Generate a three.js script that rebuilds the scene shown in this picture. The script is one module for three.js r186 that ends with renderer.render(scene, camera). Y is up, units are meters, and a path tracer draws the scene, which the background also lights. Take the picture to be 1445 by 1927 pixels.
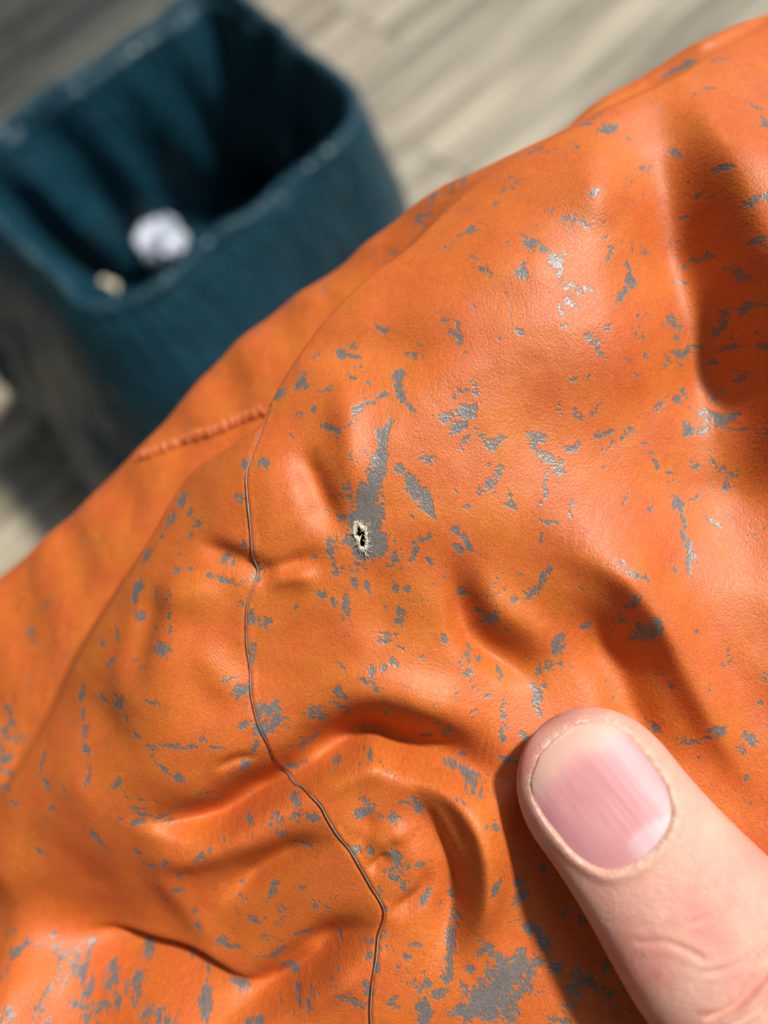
import * as THREE from 'three';
import { mergeGeometries } from 'three/addons/utils/BufferGeometryUtils.js';
import { MarchingCubes } from 'three/addons/objects/MarchingCubes.js';

// ---------------------------------------------------------------- camera, sky, sun, exposure
const W = 1445, H = 1927, CX = W / 2, CY = H / 2, F = 1391;
const scene = new THREE.Scene();
const camera = new THREE.PerspectiveCamera(2 * Math.atan(CY / F) * 180 / Math.PI, W / H, 0.01, 60);
const EYE = new THREE.Vector3(0, 0.745, 0);
{
  // pitch and roll from the point where the verticals of the bin meet
  const up = new THREE.Vector3(-(1000 - CX), 1600 - CY, F).normalize();          // world up seen from the camera
  const back = new THREE.Vector3(0, up.z, Math.sqrt(1 - up.z * up.z));
  const e2 = new THREE.Vector3(0, 1, 0).addScaledVector(back, -up.z).normalize();
  const n = Math.hypot(up.x, up.y), s = up.x / n, c = up.y / n;
  const right = new THREE.Vector3(c, 0, 0).addScaledVector(e2, s);
  const top = new THREE.Vector3(-s, 0, 0).addScaledVector(e2, c);
  camera.quaternion.setFromRotationMatrix(new THREE.Matrix4().makeBasis(right, top, back));
  camera.position.copy(EYE);
  camera.updateMatrixWorld(true);
}
camera.focus = 0.1055;
camera.userData.fStop = 7.6;

const renderer = new THREE.WebGLRenderer({ antialias: true });
renderer.toneMapping = THREE.LinearToneMapping;
renderer.toneMappingExposure = 0.91;
renderer.shadowMap.enabled = true;

scene.background = new THREE.Color(0.62, 0.78, 1.0);
scene.backgroundIntensity = 3.3;
const SUN = new THREE.Vector3(0.33, 0.60, 0.725).applyQuaternion(camera.quaternion).normalize();   // towards the sun
const sun = new THREE.DirectionalLight(new THREE.Color(1.0, 0.93, 0.82), 5.7);
sun.position.copy(SUN).multiplyScalar(8);
sun.castShadow = true;
sun.shadow.radius = 9;
sun.shadow.mapSize.set(4096, 4096);
Object.assign(sun.shadow.camera, { left: -2.5, right: 2.5, top: 2.5, bottom: -2.5, near: 0.5, far: 16 });
sun.shadow.bias = -0.0002;
scene.add(sun, sun.target);

// ---------------------------------------------------------------- helpers
const clamp = (x, a = 0, b = 1) => Math.min(b, Math.max(a, x));
const sstep = (a, b, x) => { const t = clamp((x - a) / (b - a)); return t * t * (3 - 2 * t); };
const lerp = (a, b, t) => a + (b - a) * t;
function rng(seed) { let a = seed >>> 0; return () => { a = (a + 0x6D2B79F5) >>> 0; let t = a; t = Math.imul(t ^ (t >>> 15), t | 1); t ^= t + Math.imul(t ^ (t >>> 7), t | 61); return ((t ^ (t >>> 14)) >>> 0) / 4294967296; }; }
const hash = (x, y) => { let h = Math.imul(x, 374761393) ^ Math.imul(y, 668265263); h = Math.imul(h ^ (h >>> 13), 1274126177); return ((h ^ (h >>> 16)) >>> 0) / 4294967296; };
function vn(x, y) {   // value noise 0..1
  const x0 = Math.floor(x), y0 = Math.floor(y); let u = x - x0, v = y - y0; u = u * u * (3 - 2 * u); v = v * v * (3 - 2 * v);
  return lerp(lerp(hash(x0, y0), hash(x0 + 1, y0), u), lerp(hash(x0, y0 + 1), hash(x0 + 1, y0 + 1), u), v);
}
const fbm = (x, y, o = 4) => { let s = 0, a = 0.5, n = 0; for (let i = 0; i < o; i++) { s += a * vn(x, y); n += a; a *= 0.55; x = x * 2.03 + 17.3; y = y * 2.03 + 9.1; } return s / n; };
const toLin = (c) => { c /= 255; return c <= 0.04045 ? c / 12.92 : ((c + 0.055) / 1.055) ** 2.4; };
const lin = (r, g, b) => new THREE.Color().setRGB(toLin(r), toLin(g), toLin(b));
function shade(o) { o.traverse((m) => { if (m.isMesh) { m.castShadow = true; m.receiveShadow = true; } }); return o; }
function mesh(name, g, m, parent = scene) { const o = new THREE.Mesh(g, m); o.name = name; parent.add(o); return shade(o); }
function tag(o, label, category, group) { o.userData.label = label; o.userData.category = category; if (group) o.userData.group = group; return o; }
function struct(o, label, category) { o.userData.kind = 'structure'; o.userData.label = label; o.userData.category = category; return o; }
function gridGeo(nu, nv, fn, { closeU = false, uv } = {}) {   // fn(u, v) -> [x, y, z]
  const p = new Float32Array((nu + 1) * (nv + 1) * 3), t = new Float32Array((nu + 1) * (nv + 1) * 2), ix = [];
  for (let j = 0; j <= nv; j++) for (let i = 0; i <= nu; i++) {
    const k = j * (nu + 1) + i, q = fn(i / nu, j / nv); p.set(q, k * 3); t.set(uv ? uv(i / nu, j / nv) : [i / nu, j / nv], k * 2);
    if (i < nu && j < nv) ix.push(k, k + 1, k + nu + 2, k, k + nu + 2, k + nu + 1);
  }
  const g = new THREE.BufferGeometry(); g.setAttribute('position', new THREE.BufferAttribute(p, 3)); g.setAttribute('uv', new THREE.BufferAttribute(t, 2)); g.setIndex(ix);
  g.computeVertexNormals();
  if (closeU) { const n = g.attributes.normal; for (let j = 0; j <= nv; j++) { const a = j * (nu + 1), b = a + nu; const v = new THREE.Vector3(n.getX(a) + n.getX(b), n.getY(a) + n.getY(b), n.getZ(a) + n.getZ(b)).normalize(); n.setXYZ(a, v.x, v.y, v.z); n.setXYZ(b, v.x, v.y, v.z); } }
  return g;
}
function dataTex(w, h, fn, srgb, repeat = true) {   // fn(x, y) -> [r, g, b] 0..255
  const d = new Uint8Array(w * h * 4);
  for (let y = 0; y < h; y++) for (let x = 0; x < w; x++) { const c = fn(x, y), k = (y * w + x) * 4; d[k] = c[0]; d[k + 1] = c[1]; d[k + 2] = c[2]; d[k + 3] = 255; }
  const t = new THREE.DataTexture(d, w, h); t.magFilter = THREE.LinearFilter; t.minFilter = THREE.LinearFilter;
  if (srgb) t.colorSpace = THREE.SRGBColorSpace; if (repeat) t.wrapS = t.wrapT = THREE.RepeatWrapping; t.needsUpdate = true; return t;
}
// world point where the sight line of a photograph pixel meets the height y
function onLevel(px, py, y) {
  const d = new THREE.Vector3((px - CX) / F, -(py - CY) / F, -1).applyQuaternion(camera.quaternion);
  return EYE.clone().addScaledVector(d, (y - EYE.y) / d.y);
}

// ---------------------------------------------------------------- the room
const YAW = 22 * Math.PI / 180;                      // planks and walls run along the near rim of the bin
const E1 = new THREE.Vector3(Math.cos(YAW), 0, -Math.sin(YAW)), E2 = new THREE.Vector3(Math.sin(YAW), 0, Math.cos(YAW));
const inRoom = (a, y, b) => new THREE.Vector3(0, y, 0).addScaledVector(E1, a).addScaledVector(E2, b);
const RX0 = -2.3, RX1 = 3.9, RZ0 = -2.6, RZ1 = 2.4, RH = 2.7, WT = 0.12;
const wallPaint = new THREE.MeshStandardMaterial({ color: new THREE.Color(0.80, 0.78, 0.74), roughness: 0.9,
  bumpMap: dataTex(256, 256, (x, y) => { const v = 255 * fbm(x / 6, y / 6, 3); return [v, v, v]; }), bumpScale: 0.0006 });
function slab(name, boxes, label, category) {   // boxes in room axes [a0, a1, y0, y1, b0, b1], one structure mesh
  const gs = boxes.map(([a0, a1, y0, y1, b0, b1]) => new THREE.BoxGeometry(a1 - a0, y1 - y0, b1 - b0).translate((a0 + a1) / 2, (y0 + y1) / 2, (b0 + b1) / 2));
  const o = mesh(name, gs.length > 1 ? mergeGeometries(gs) : gs[0], wallPaint); o.rotation.y = YAW;
  return struct(o, label, category);
}
slab('wall_left', [[RX0 - WT, RX0, 0, RH, RZ0 - WT, RZ1 + WT]], 'plain pale painted wall on the left side of the room', 'wall');
slab('wall_back', [[RX0, RX1, 0, RH, RZ0 - WT, RZ0]], 'plain pale painted wall beyond the bin', 'wall');
slab('wall_front', [[RX0, RX1, 0, RH, RZ1, RZ1 + WT]], 'plain pale painted wall behind the viewer', 'wall');
slab('wall_right', [[RX1, RX1 + WT, 0, RH, RZ0 - WT, RZ1 + WT]], 'plain pale painted wall on the bright side of the room', 'wall');
const SA0 = 0.55, SA1 = 3.4, SB0 = -0.85, SB1 = 1.1;   // unseen roof window, added as an opening for the sun
slab('ceiling', [[RX0 - WT, SA0, RH, RH + WT, RZ0 - WT, RZ1 + WT], [SA1, RX1 + WT, RH, RH + WT, RZ0 - WT, RZ1 + WT], [SA0, SA1, RH, RH + WT, RZ0 - WT, SB0], [SA0, SA1, RH, RH + WT, SB1, RZ1 + WT]], 'plain white ceiling with an opening added for the sun', 'ceiling');
{
  const frameMat = new THREE.MeshStandardMaterial({ color: new THREE.Color(0.7, 0.7, 0.68), roughness: 0.45 });
  const win = new THREE.Group(); win.name = 'window_1'; win.rotation.y = YAW; scene.add(win); struct(win, 'wide white framed roof window, unseen, added to let in the sun', 'window');
  const fy = RH + WT * 0.55, t = 0.05, bx = (a0, a1, b0, b1) => new THREE.BoxGeometry(a1 - a0, 0.06, b1 - b0).translate((a0 + a1) / 2, fy, (b0 + b1) / 2);
  mesh('window_frame', mergeGeometries([bx(SA0, SA1, SB0, SB0 + t), bx(SA0, SA1, SB1 - t, SB1), bx(SA0, SA0 + t, SB0 + t, SB1 - t), bx(SA1 - t, SA1, SB0 + t, SB1 - t)]), frameMat, win);
  const glass = new THREE.MeshPhysicalMaterial({ color: 0xffffff, transmission: 1, thickness: 0, roughness: 0, ior: 1.45 });
  mesh('pane', new THREE.PlaneGeometry(SA1 - SA0 - 2 * t, SB1 - SB0 - 2 * t).rotateX(-Math.PI / 2).translate((SA0 + SA1) / 2, fy, (SB0 + SB1) / 2), glass, win);
}
// the floor: a base and its laminate planks
{
  const floor = new THREE.Group(); floor.name = 'floor'; floor.rotation.y = YAW; scene.add(floor); struct(floor, 'grey beige wood effect plank floor', 'floor');
  mesh('base', new THREE.BoxGeometry(RX1 - RX0 + 0.3, 0.1, RZ1 - RZ0 + 0.3).translate((RX0 + RX1) / 2, -0.0585, (RZ0 + RZ1) / 2), new THREE.MeshStandardMaterial({ color: new THREE.Color(0.05, 0.045, 0.04), roughness: 0.9 }), floor);
  const PL = 1.21, PW = 0.187, TW = 1024, TH = 1024;
  // 2.4 m along the grain, 0.9 m across
  const streak = (x, y) => { const u = x / TW, v = y / TH; return 0.55 * fbm(u * 7, v * 46 + 1.4 * fbm(u * 5, v * 9, 3), 4) + 0.3 * fbm(u * 13 + 40, v * 170, 3) + 0.15 * fbm(u * 60, v * 420 + 7, 2); };
  const col = dataTex(TW, TH, (x, y) => {
    const s = sstep(0.30, 0.68, streak(x, y)), k = fbm(x / 300 + 5, y / 130, 3);
    return [lerp(122, 188, s) * (0.93 + 0.14 * k), lerp(114, 178, s) * (0.93 + 0.14 * k), lerp(101, 160, s) * (0.93 + 0.12 * k)];
  }, true);
  const bump = dataTex(TW, TH, (x, y) => { const v = 255 * streak(x, y); return [v, v, v]; });
  const tones = [[1, 1, 1], [0.93, 0.92, 0.91], [1.06, 1.05, 1.03], [0.98, 0.96, 0.92], [1.02, 1.03, 1.03]];
  const mats = tones.map((c) => new THREE.MeshStandardMaterial({ color: new THREE.Color(...c.map((x) => x * 0.86)), map: col, roughness: 0.5, bumpMap: bump, bumpScale: 0.0005 }));
  const r = rng(11);
  const plankGeo = (ou, ov) => {   // chamfered board
    const s = new THREE.Shape([[-PL / 2, -PW / 2], [PL / 2, -PW / 2], [PL / 2, PW / 2], [-PL / 2, PW / 2]].map(([x, y]) => new THREE.Vector2(x * (1 - 0.0012 / PL), y * (1 - 0.0012 / PW))));
    const g = new THREE.ExtrudeGeometry(s, { depth: 0.006, bevelEnabled: true, bevelThickness: 0.0012, bevelSize: 0.0009, bevelOffset: -0.0012, bevelSegments: 1 }).rotateX(-Math.PI / 2).translate(0, -0.0073, 0);
    const p = g.attributes.position, uv = g.attributes.uv;
    for (let i = 0; i < p.count; i++) uv.setXY(i, p.getX(i) / 2.4 + ou, p.getZ(i) / 0.9 + ov);
    return g;
  };
  const geos = Array.from({ length: 8 }, () => plankGeo(r(), r()));
  let n = 0;
  for (let row = 0, b = RZ0 + PW / 2; b < RZ1; b += PW, row++) for (let a = RX0 + (row * 0.437 % 1) * PL - PL / 2; a < RX1 + PL / 2; a += PL) {
    if (a - PL / 2 < RX0 - 0.12 || a + PL / 2 > RX1 + 0.12) { /* end boards run under the wall */ }
    const o = mesh(n ? 'plank_' + String(n).padStart(3, '0') : 'plank', geos[Math.floor(r() * 8)], mats[Math.floor(r() * 5)], floor); n++;
    o.position.set(a, 0, b);
    if (r() < 0.5) o.rotation.y = Math.PI;
  }
}
console.log('room');

// ---------------------------------------------------------------- the bin with its liner
const BINH = 0.32;
{
  // corners of the rim in plan, going round: near right, near left, far left, far right
  const C = [[0.124, -0.580], [-0.148, -0.476], [-0.258, -0.748], [0.056, -0.868]].map(([x, z]) => new THREE.Vector2(x + 0.004, z + 0.022));
  const cen = C.reduce((a, c) => a.add(c), new THREE.Vector2()).multiplyScalar(0.25);
  const NR = 480, loop = [];
  {   // rounded quadrilateral, resampled evenly
    const pts = [], R = 0.055;
    for (let k = 0; k < 4; k++) {
      const p = C[k], a = C[(k + 3) % 4], b = C[(k + 1) % 4], u = a.clone().sub(p).normalize(), v = b.clone().sub(p).normalize();
      const p0 = p.clone().addScaledVector(u, R), p2 = p.clone().addScaledVector(v, R);
      for (let i = 0; i <= 14; i++) { const t = i / 14; pts.push(new THREE.Vector2((1 - t) ** 2 * p0.x + 2 * t * (1 - t) * p.x + t * t * p2.x, (1 - t) ** 2 * p0.y + 2 * t * (1 - t) * p.y + t * t * p2.y)); }
    }
    pts.push(pts[0].clone());
    const L = [0]; for (let i = 1; i < pts.length; i++) L.push(L[i - 1] + pts[i].distanceTo(pts[i - 1]));
    const T = L[L.length - 1]; let j = 0;
    for (let i = 0; i < NR; i++) { const s = i / NR * T; while (L[j + 1] < s) j++; loop.push(pts[j].clone().lerp(pts[j + 1], (s - L[j]) / (L[j + 1] - L[j]))); }
  }
  const per = loop.map((p) => p.clone().sub(cen));
  const nor = per.map((p, i) => { const a = per[(i + NR - 1) % NR], b = per[(i + 1) % NR], d = b.clone().sub(a).normalize(); const n = new THREE.Vector2(d.y, -d.x); if (n.dot(p) < 0) n.negate(); return n; });
  const ring = (u, off, scale) => { const f = ((u % 1) + 1) % 1 * NR, i = Math.floor(f) % NR, j = (i + 1) % NR, t = f - Math.floor(f); const p = per[i].clone().lerp(per[j], t).multiplyScalar(scale), n = nor[i].clone().lerp(nor[j], t).normalize(); return p.addScaledVector(n, off); };
  const taper = (y) => 0.80 + 0.20 * y / BINH;      // narrower foot

  const bin = new THREE.Group(); bin.name = 'waste_bin'; bin.position.set(cen.x, 0, cen.y); scene.add(bin);
  tag(bin, 'grey teal plastic waste bin with rounded corners standing on the plank floor', 'bin');
  const plastic = new THREE.MeshStandardMaterial({ color: lin(34, 62, 72), roughness: 0.42, bumpMap: dataTex(256, 256, (x, y) => { const v = 255 * vn(x / 2.5, y / 2.5); return [v, v, v]; }), bumpScale: 0.00015 });
  // profile from the middle of the foot, up the outside, over the rim and down the inside
  const prof = [[0, 0.004, 0], [0.93, 0.004, 0], [0.985, 0.004, 0], [1, 0.009, 0]];
  for (let i = 1; i <= 12; i++) prof.push([1, 0.009 + (BINH - 0.022) * i / 12, 0]);
  for (let i = 0; i <= 8; i++) { const a = i / 8 * Math.PI; prof.push([1, BINH - 0.006 + 0.006 * Math.sin(a), -0.002 + 0.006 * Math.cos(a)]); }
  for (let i = 12; i >= 0; i--) prof.push([1, 0.012 + (BINH - 0.024) * i / 12, -0.004]);
  prof.push([0.9, 0.010, 0], [0, 0.010, 0]);
  const bodyG = gridGeo(160, prof.length - 1, (u, v) => { const [s, y, o] = prof[Math.round(v * (prof.length - 1))]; const p = ring(u, o * (s > 0.5 ? 1 : 0), s * taper(y)); return [p.x, y, p.y]; }, { closeU: true });
  mesh('body', bodyG, plastic, bin);
  const footG = gridGeo(160, 4, (u, v) => { const a = v * Math.PI * 2, p = ring(u, -0.006 + 0.003 * Math.cos(a), taper(0)); return [p.x, 0.004 + 0.004 * Math.sin(a), p.y]; }, { closeU: true });
  mesh('foot_ring', footG, plastic, bin);

  // liner bag: one thin film, from its sunken bottom up the inside, over the rim and down the outside
  const liner = new THREE.Group(); liner.name = 'bin_liner'; liner.position.set(cen.x, 0, cen.y); scene.add(liner);
  tag(liner, 'dark teal plastic bag lining the bin, folded down over its rim', 'bin liner');
  const filmBump = dataTex(1024, 512, (x, y) => { const w = 0.5 + 0.5 * fbm(x / 60 + 3 * fbm(x / 40, y / 70, 2), y / 90, 4); const r = 1 - Math.abs(2 * fbm(x / 22 + 30, y / 60, 3) - 1); const v = 255 * clamp(0.5 * w + 0.5 * r * r); return [v, v, v]; });
  const film = new THREE.MeshPhysicalMaterial({ color: lin(22, 59, 73), roughness: 0.31, bumpMap: filmBump, bumpScale: 0.006, side: THREE.DoubleSide, specularIntensity: 0.6 });
  const PNTS = 3, hem = (u) => 0.20 + 0.07 * Math.cos((u - 0.22) * 6.283) + 0.03 * (fbm(u * 14, 3) - 0.5), YB = 0.118, flare = (u) => 0.028 + 0.10 * (0.5 + 0.5 * Math.cos((u - 0.33) * 6.283)) ** 1.5;
  // v: 0 bottom centre .. 0.12 bottom edge .. 0.5 rim inside .. 0.56 rim outside .. 1 hem
  const fold = (u, y, k) => { // vertical gathers, stronger towards the free parts
    const a = u * 6.28318; return (0.7 * Math.sin(a * 8 + 2.6 * Math.sin(a * 3 + k)) + 0.35 * Math.sin(a * 15 + 3 * Math.sin(a * 2 + 1.3 * k) + y * 5)) * (0.5 + fbm(u * 10 + k * 7, y * 6 + k, 2)) + 1.5 * (fbm(u * 24 + 7 * k, y * 2.2, 3) - 0.5);
  };
  const linerG = gridGeo(900, 150, (u0, v) => {
    const u = u0 % 1;
    let s = 1, y, off, pull = 0;
    if (v < 0.12) { s = v / 0.12 * 0.94; y = YB + 0.012 * fbm(u * 12 + 4, v * 30, 3) * sstep(0, 0.05, v) + 0.004 * (1 - v / 0.12); off = 0; s *= taper(y) * 0.96; }
    else if (v < 0.5) {
      const t = (v - 0.12) / 0.38; y = YB + (BINH + 0.002 - YB) * t; const slack = Math.sin(Math.PI * clamp(t * 0.92 + 0.04)) ** 0.8;
      off = -0.007 - 0.016 * slack - 0.016 * slack * fold(u, t * 0.4, 1) * sstep(0, 0.15, t); s = taper(y) * lerp(0.96, 1, sstep(0, 0.25, t));
      if (t < 0.08) y += 0.012 * fbm(u * 12 + 4, 0.12 * 30, 3) * (1 - t / 0.08);
      off += -0.007 * (1 - sstep(0, 0.3, 1 - t)) * 0;
    } else if (v < 0.56) { const a = (v - 0.5) / 0.06 * Math.PI; y = BINH + 0.002 + 0.009 * Math.sin(a) + 0.003 * fold(u, 0.1, 2); off = -0.0 - 0.0075 * Math.cos(a) + 0.002 * fold(u, 0.3, 3); s = 1; }
    else { const t = (v - 0.56) / 0.44, hm = hem(u); y = BINH + 0.002 - hm * t; const loose = sstep(0, 1, t); off = 0.0078 + flare(u) * t ** 0.8 + 0.012 * loose * (0.4 + fold(u, t * 0.5, 4) * 0.75 + 0.5) * 0.8 + 0.002 * fold(u, t, 5) * sstep(0, 0.2, t) + 0.010 * loose * (1 - Math.abs(2 * fbm(u * 18 + t * 2.2, t * 2.5 - u * 6 + 4, 3) - 1)) ** 3; off = Math.max(off, 0.006); s = taper(y) + 0.03 * t * (hm / BINH); }
    const p = ring(u, off, s);
    return [p.x, y, p.y];
  }, { closeU: true, uv: (u, v) => [u * 3, v * 2] });
  mesh('bag_film', linerG, film, liner);
  const hemG = gridGeo(900, 6, (u0, v) => { const u = u0 % 1, a = v * 6.2832, hm = hem(u), t = 1, y = BINH + 0.002 - hm; const off = Math.max(0.006, 0.0078 + flare(u) + 0.012 * (0.4 + fold(u, 0.5, 4) * 0.75 + 0.5) * 0.8 + 0.002 * fold(u, 1, 5)); const p = ring(u, off + 0.0012 * Math.cos(a), taper(y) + 0.03 * hm / BINH); return [p.x, y + 0.0012 * Math.sin(a), p.y]; }, { closeU: true });
  mesh('hem', hemG, film, liner);

  // waste lying in the bag, and a lump in place of film glare
  const crumple = (name, label, px, py, y, size, flat, color, seed) => {
    const g = new THREE.IcosahedronGeometry(1, 24), p = g.attributes.position, v = new THREE.Vector3();
    for (let i = 0; i < p.count; i++) {
      v.fromBufferAttribute(p, i);
      const k = Math.abs(fbm(v.x * 2.4 + seed + v.z, v.y * 2.4 + v.z * 1.7 + seed, 4) - 0.5), r = 0.72 + 1.5 * k + 0.35 * (vn(v.x * 3 + 9 + seed, v.z * 3 + v.y * 2 + 4) - 0.5);
      p.setXYZ(i, v.x * r * size, v.y * r * size * flat, v.z * r * size * 0.85);
    }
    g.deleteAttribute('normal'); g.deleteAttribute('uv');
    const c = mergeGeometries([g]); c.computeVertexNormals();
    const o = mesh(name, c, new THREE.MeshStandardMaterial({ color, roughness: 0.75, flatShading: true })); const w = onLevel(px, py, y); o.position.copy(w);
    tag(o, label, 'waste');
  };
  crumple('glare_lump', 'crumpled bluish white lump standing for glare on the teal bin liner', 300, 452, 0.160, 0.030, 0.8, new THREE.Color(0.58, 0.62, 0.72), 3);  // sun glare on the liner film, built as a pale bluish lump
  crumple('paper_scrap', 'small cream coloured crumpled scrap inside the bin corner', 196, 545, 0.172, 0.015, 0.6, new THREE.Color(0.62, 0.56, 0.4), 9);
}
console.log('bin');

// ---------------------------------------------------------------- the orange coated fabric
// Its own frame: millimetres, x and y in the plane of the cloth, z (height) towards the light side; the plane lies D0 in front of the viewer.
const D0 = 110;
const clothFrame = (o) => { o.quaternion.copy(camera.quaternion); o.position.copy(EYE).add(new THREE.Vector3(0, 0, -D0 / 1000).applyQuaternion(camera.quaternion)); return o; };
function solve(A, b) { const n = b.length; for (let i = 0; i < n; i++) { let p = i; for (let k = i + 1; k < n; k++) if (Math.abs(A[k][i]) > Math.abs(A[p][i])) p = k; [A[i], A[p]] = [A[p], A[i]]; [b[i], b[p]] = [b[p], b[i]]; for (let k = i + 1; k < n; k++) { const f = A[k][i] / A[i][i]; if (!f) continue; for (let j = i; j < n; j++) A[k][j] -= f * A[i][j]; b[k] -= f * b[i]; } } for (let i = n - 1; i >= 0; i--) { for (let j = i + 1; j < n; j++) b[i] -= A[i][j] * b[j]; b[i] /= A[i][i]; } return b; }
// a smooth sheet through known points [pixel x, pixel y, distance in mm]
function sheet(points, smooth = 0) {
  const P = points.map(([x, y, d]) => [(x - CX) * d / F, -(y - CY) * d / F, D0 - d]), n = P.length, U = (r2) => (r2 > 1e-9 ? 0.5 * r2 * Math.log(r2) : 0);
  const A = [], b = [];
  for (let i = 0; i < n; i++) { const r = []; for (let j = 0; j < n; j++) r.push(U((P[i][0] - P[j][0]) ** 2 + (P[i][1] - P[j][1]) ** 2) + (i === j ? smooth : 0)); r.push(1, P[i][0], P[i][1]); A.push(r); b.push(P[i][2]); }
  for (let c = 0; c < 3; c++) { const r = P.map((p) => [1, p[0], p[1]][c]); r.push(0, 0, 0); A.push(r); b.push(0); }
  const w = solve(A, b);
  return (x, y) => { let s = w[n] + w[n + 1] * x + w[n + 2] * y; for (let i = 0; i < n; i++) { const dx = x - P[i][0], dy = y - P[i][1], r2 = dx * dx + dy * dy; if (r2 > 1e-9) s += w[i] * 0.5 * r2 * Math.log(r2); } return s; };
}
const FRONT = sheet([
  [505, 770, 117], [557, 678, 118], [690, 525, 120], [774, 463, 121], [848, 389, 122], [960, 305, 121], [1106, 226, 120], [1185, 184, 121], [1337, 105, 125], [1445, 40, 131],
  [1115, 350, 113], [950, 500, 110.8], [1225, 260, 118], [1285, 480, 115.5], [1350, 720, 114.5], [1400, 930, 113.5], [1400, 280, 115], [1445, 500, 109], [1500, 800, 107], [1500, 1100, 107],
  [800, 700, 109.2], [1000, 800, 108.8], [680, 1000, 107.5], [640, 850, 108.5], [1200, 1000, 108.8], [1000, 1080, 108], [1180, 640, 109.8],
  [1150, 1090, 106.5], [1120, 1230, 110], [980, 1260, 110.5], [1040, 1400, 107.5], [1100, 1560, 106], [1290, 1250, 107], [1400, 1400, 106], [1445, 1560, 103],
  [480, 900, 111.5], [480, 1100, 110], [470, 1250, 110.5], [530, 1450, 110.5], [640, 1570, 108], [720, 1700, 107], [700, 1900, 106],
  [350, 905, 122], [400, 1000, 113.5], [300, 1150, 114], [216, 1124, 124], [137, 1261, 126], [200, 1350, 119.5], [83, 1377, 128], [20, 1480, 129], [350, 1310, 110], [250, 1310, 112.5], [150, 1490, 117],
  [300, 1450, 111], [100, 1590, 122], [250, 1690, 123], [0, 1650, 128], [370, 1790, 119.5], [180, 1765, 130], [0, 1745, 133], [0, 1850, 122.5], [110, 1865, 124.5], [220, 1890, 122], [0, 1960, 116], [150, 1990, 117], [470, 1890, 113], [330, 1980, 112], [0, 2080, 111],
  [850, 1300, 108], [900, 1600, 104], [1000, 1720, 105.5], [1000, 1900, 103.5], [1150, 1800, 102.5], [1300, 1950, 100], [700, 2050, 106], [1500, 1800, 100],
], 4);
const BACK = sheet([
  [0, 1100, 155], [100, 1010, 153], [0, 1200, 147], [100, 1080, 147], [200, 1000, 144], [200, 920, 151], [330, 880, 142], [330, 780, 149], [420, 760, 143], [420, 680, 148], [520, 650, 141], [530, 585, 146], [620, 560, 140], [700, 490, 138], [780, 425, 134], [850, 365, 130], [900, 335, 127], [980, 290, 124], [1080, 240, 126], [1158, 180, 130], [1253, 128, 130], [1332, 75, 128], [1445, 30, 134],
  [83, 1377, 131], [137, 1261, 132], [216, 1124, 134], [262, 1050, 135], [20, 1480, 131], [0, 1480, 131], [0, 1350, 137], [0, 1650, 130], [0, 2000, 110], [400, 1500, 118], [900, 900, 125], [1300, 900, 125], [1000, 1600, 118],
], 3);
function polyDist(pts) {   // signed distance (positive on the left of the direction of travel), arc position 0..1
  const n = pts.length - 1, L = [0]; for (let i = 0; i < n; i++) L.push(L[i] + Math.hypot(pts[i + 1][0] - pts[i][0], pts[i + 1][1] - pts[i][1]));
  return (x, y) => {
    let best = 1e9, sg = 1, at = 0;
    for (let i = 0; i < n; i++) {
      const [ax, ay] = pts[i], [bx, by] = pts[i + 1], dx = bx - ax, dy = by - ay, l2 = dx * dx + dy * dy; const t = clamp(((x - ax) * dx + (y - ay) * dy) / l2);
      const ex = x - ax - t * dx, ey = y - ay - t * dy, d = ex * ex + ey * ey;
      if (d < best) { best = d; sg = dx * (y - ay) - dy * (x - ax) >= 0 ? 1 : -1; at = (L[i] + t * (L[i + 1] - L[i])) / L[n]; }
    }
    return [Math.sqrt(best) * sg, at];
  };
}
function smoothLine(pts, n = 6) { const c = new THREE.CatmullRomCurve3(pts.map((p) => new THREE.Vector3(p[0], p[1], p[2] ?? 0)), false, 'centripetal'); return c.getPoints((pts.length - 1) * n).map((v) => [v.x, v.y, v.z]); }
const onSheet = (fn, px, py) => { let h = 0, x, y; for (let i = 0; i < 8; i++) { const d = D0 - h; x = (px - CX) * d / F; y = -(py - CY) * d / F; h = fn(x, y); } return [x, y, h]; };
const place = (fn, list) => list.map(([px, py, ...r]) => { const p = onSheet(fn, px, py); return [p[0], p[1], ...r]; });

// grid
const X0 = -96, X1 = 76, Y0 = -96, Y1 = 108, STEP = 0.22;
const NX = Math.round((X1 - X0) / STEP), NY = Math.round((Y1 - Y0) / STEP), hf = new Float32Array((NX + 1) * (NY + 1));
const gx = (i) => X0 + (X1 - X0) * i / NX, gy = (j) => Y0 + (Y1 - Y0) * j / NY;
// the fold line in front of the deeper layer, [px, py, drop 0..1]
const RIDGE = smoothLine(place(FRONT, [[-60, 1640, 0], [-20, 1545, 0.25], [20, 1480, 0.7], [83, 1377, 1], [137, 1261, 1], [216, 1124, 1], [262, 1050, 1], [310, 960, 1], [350, 900, 1], [400, 862, 1], [450, 830, 1], [492, 798, 1], [507, 765, 1], [557, 678, 1], [620, 594, 1], [690, 525, 1], [774, 463, 1], [848, 389, 1], [900, 345, 1], [960, 305, 1], [1030, 265, 1], [1106, 226, 1], [1185, 184, 1], [1279, 142, 1], [1337, 105, 1], [1420, 60, 1], [1560, -20, 1]]), 4);
const ridgeDist = polyDist(RIDGE);
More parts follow.
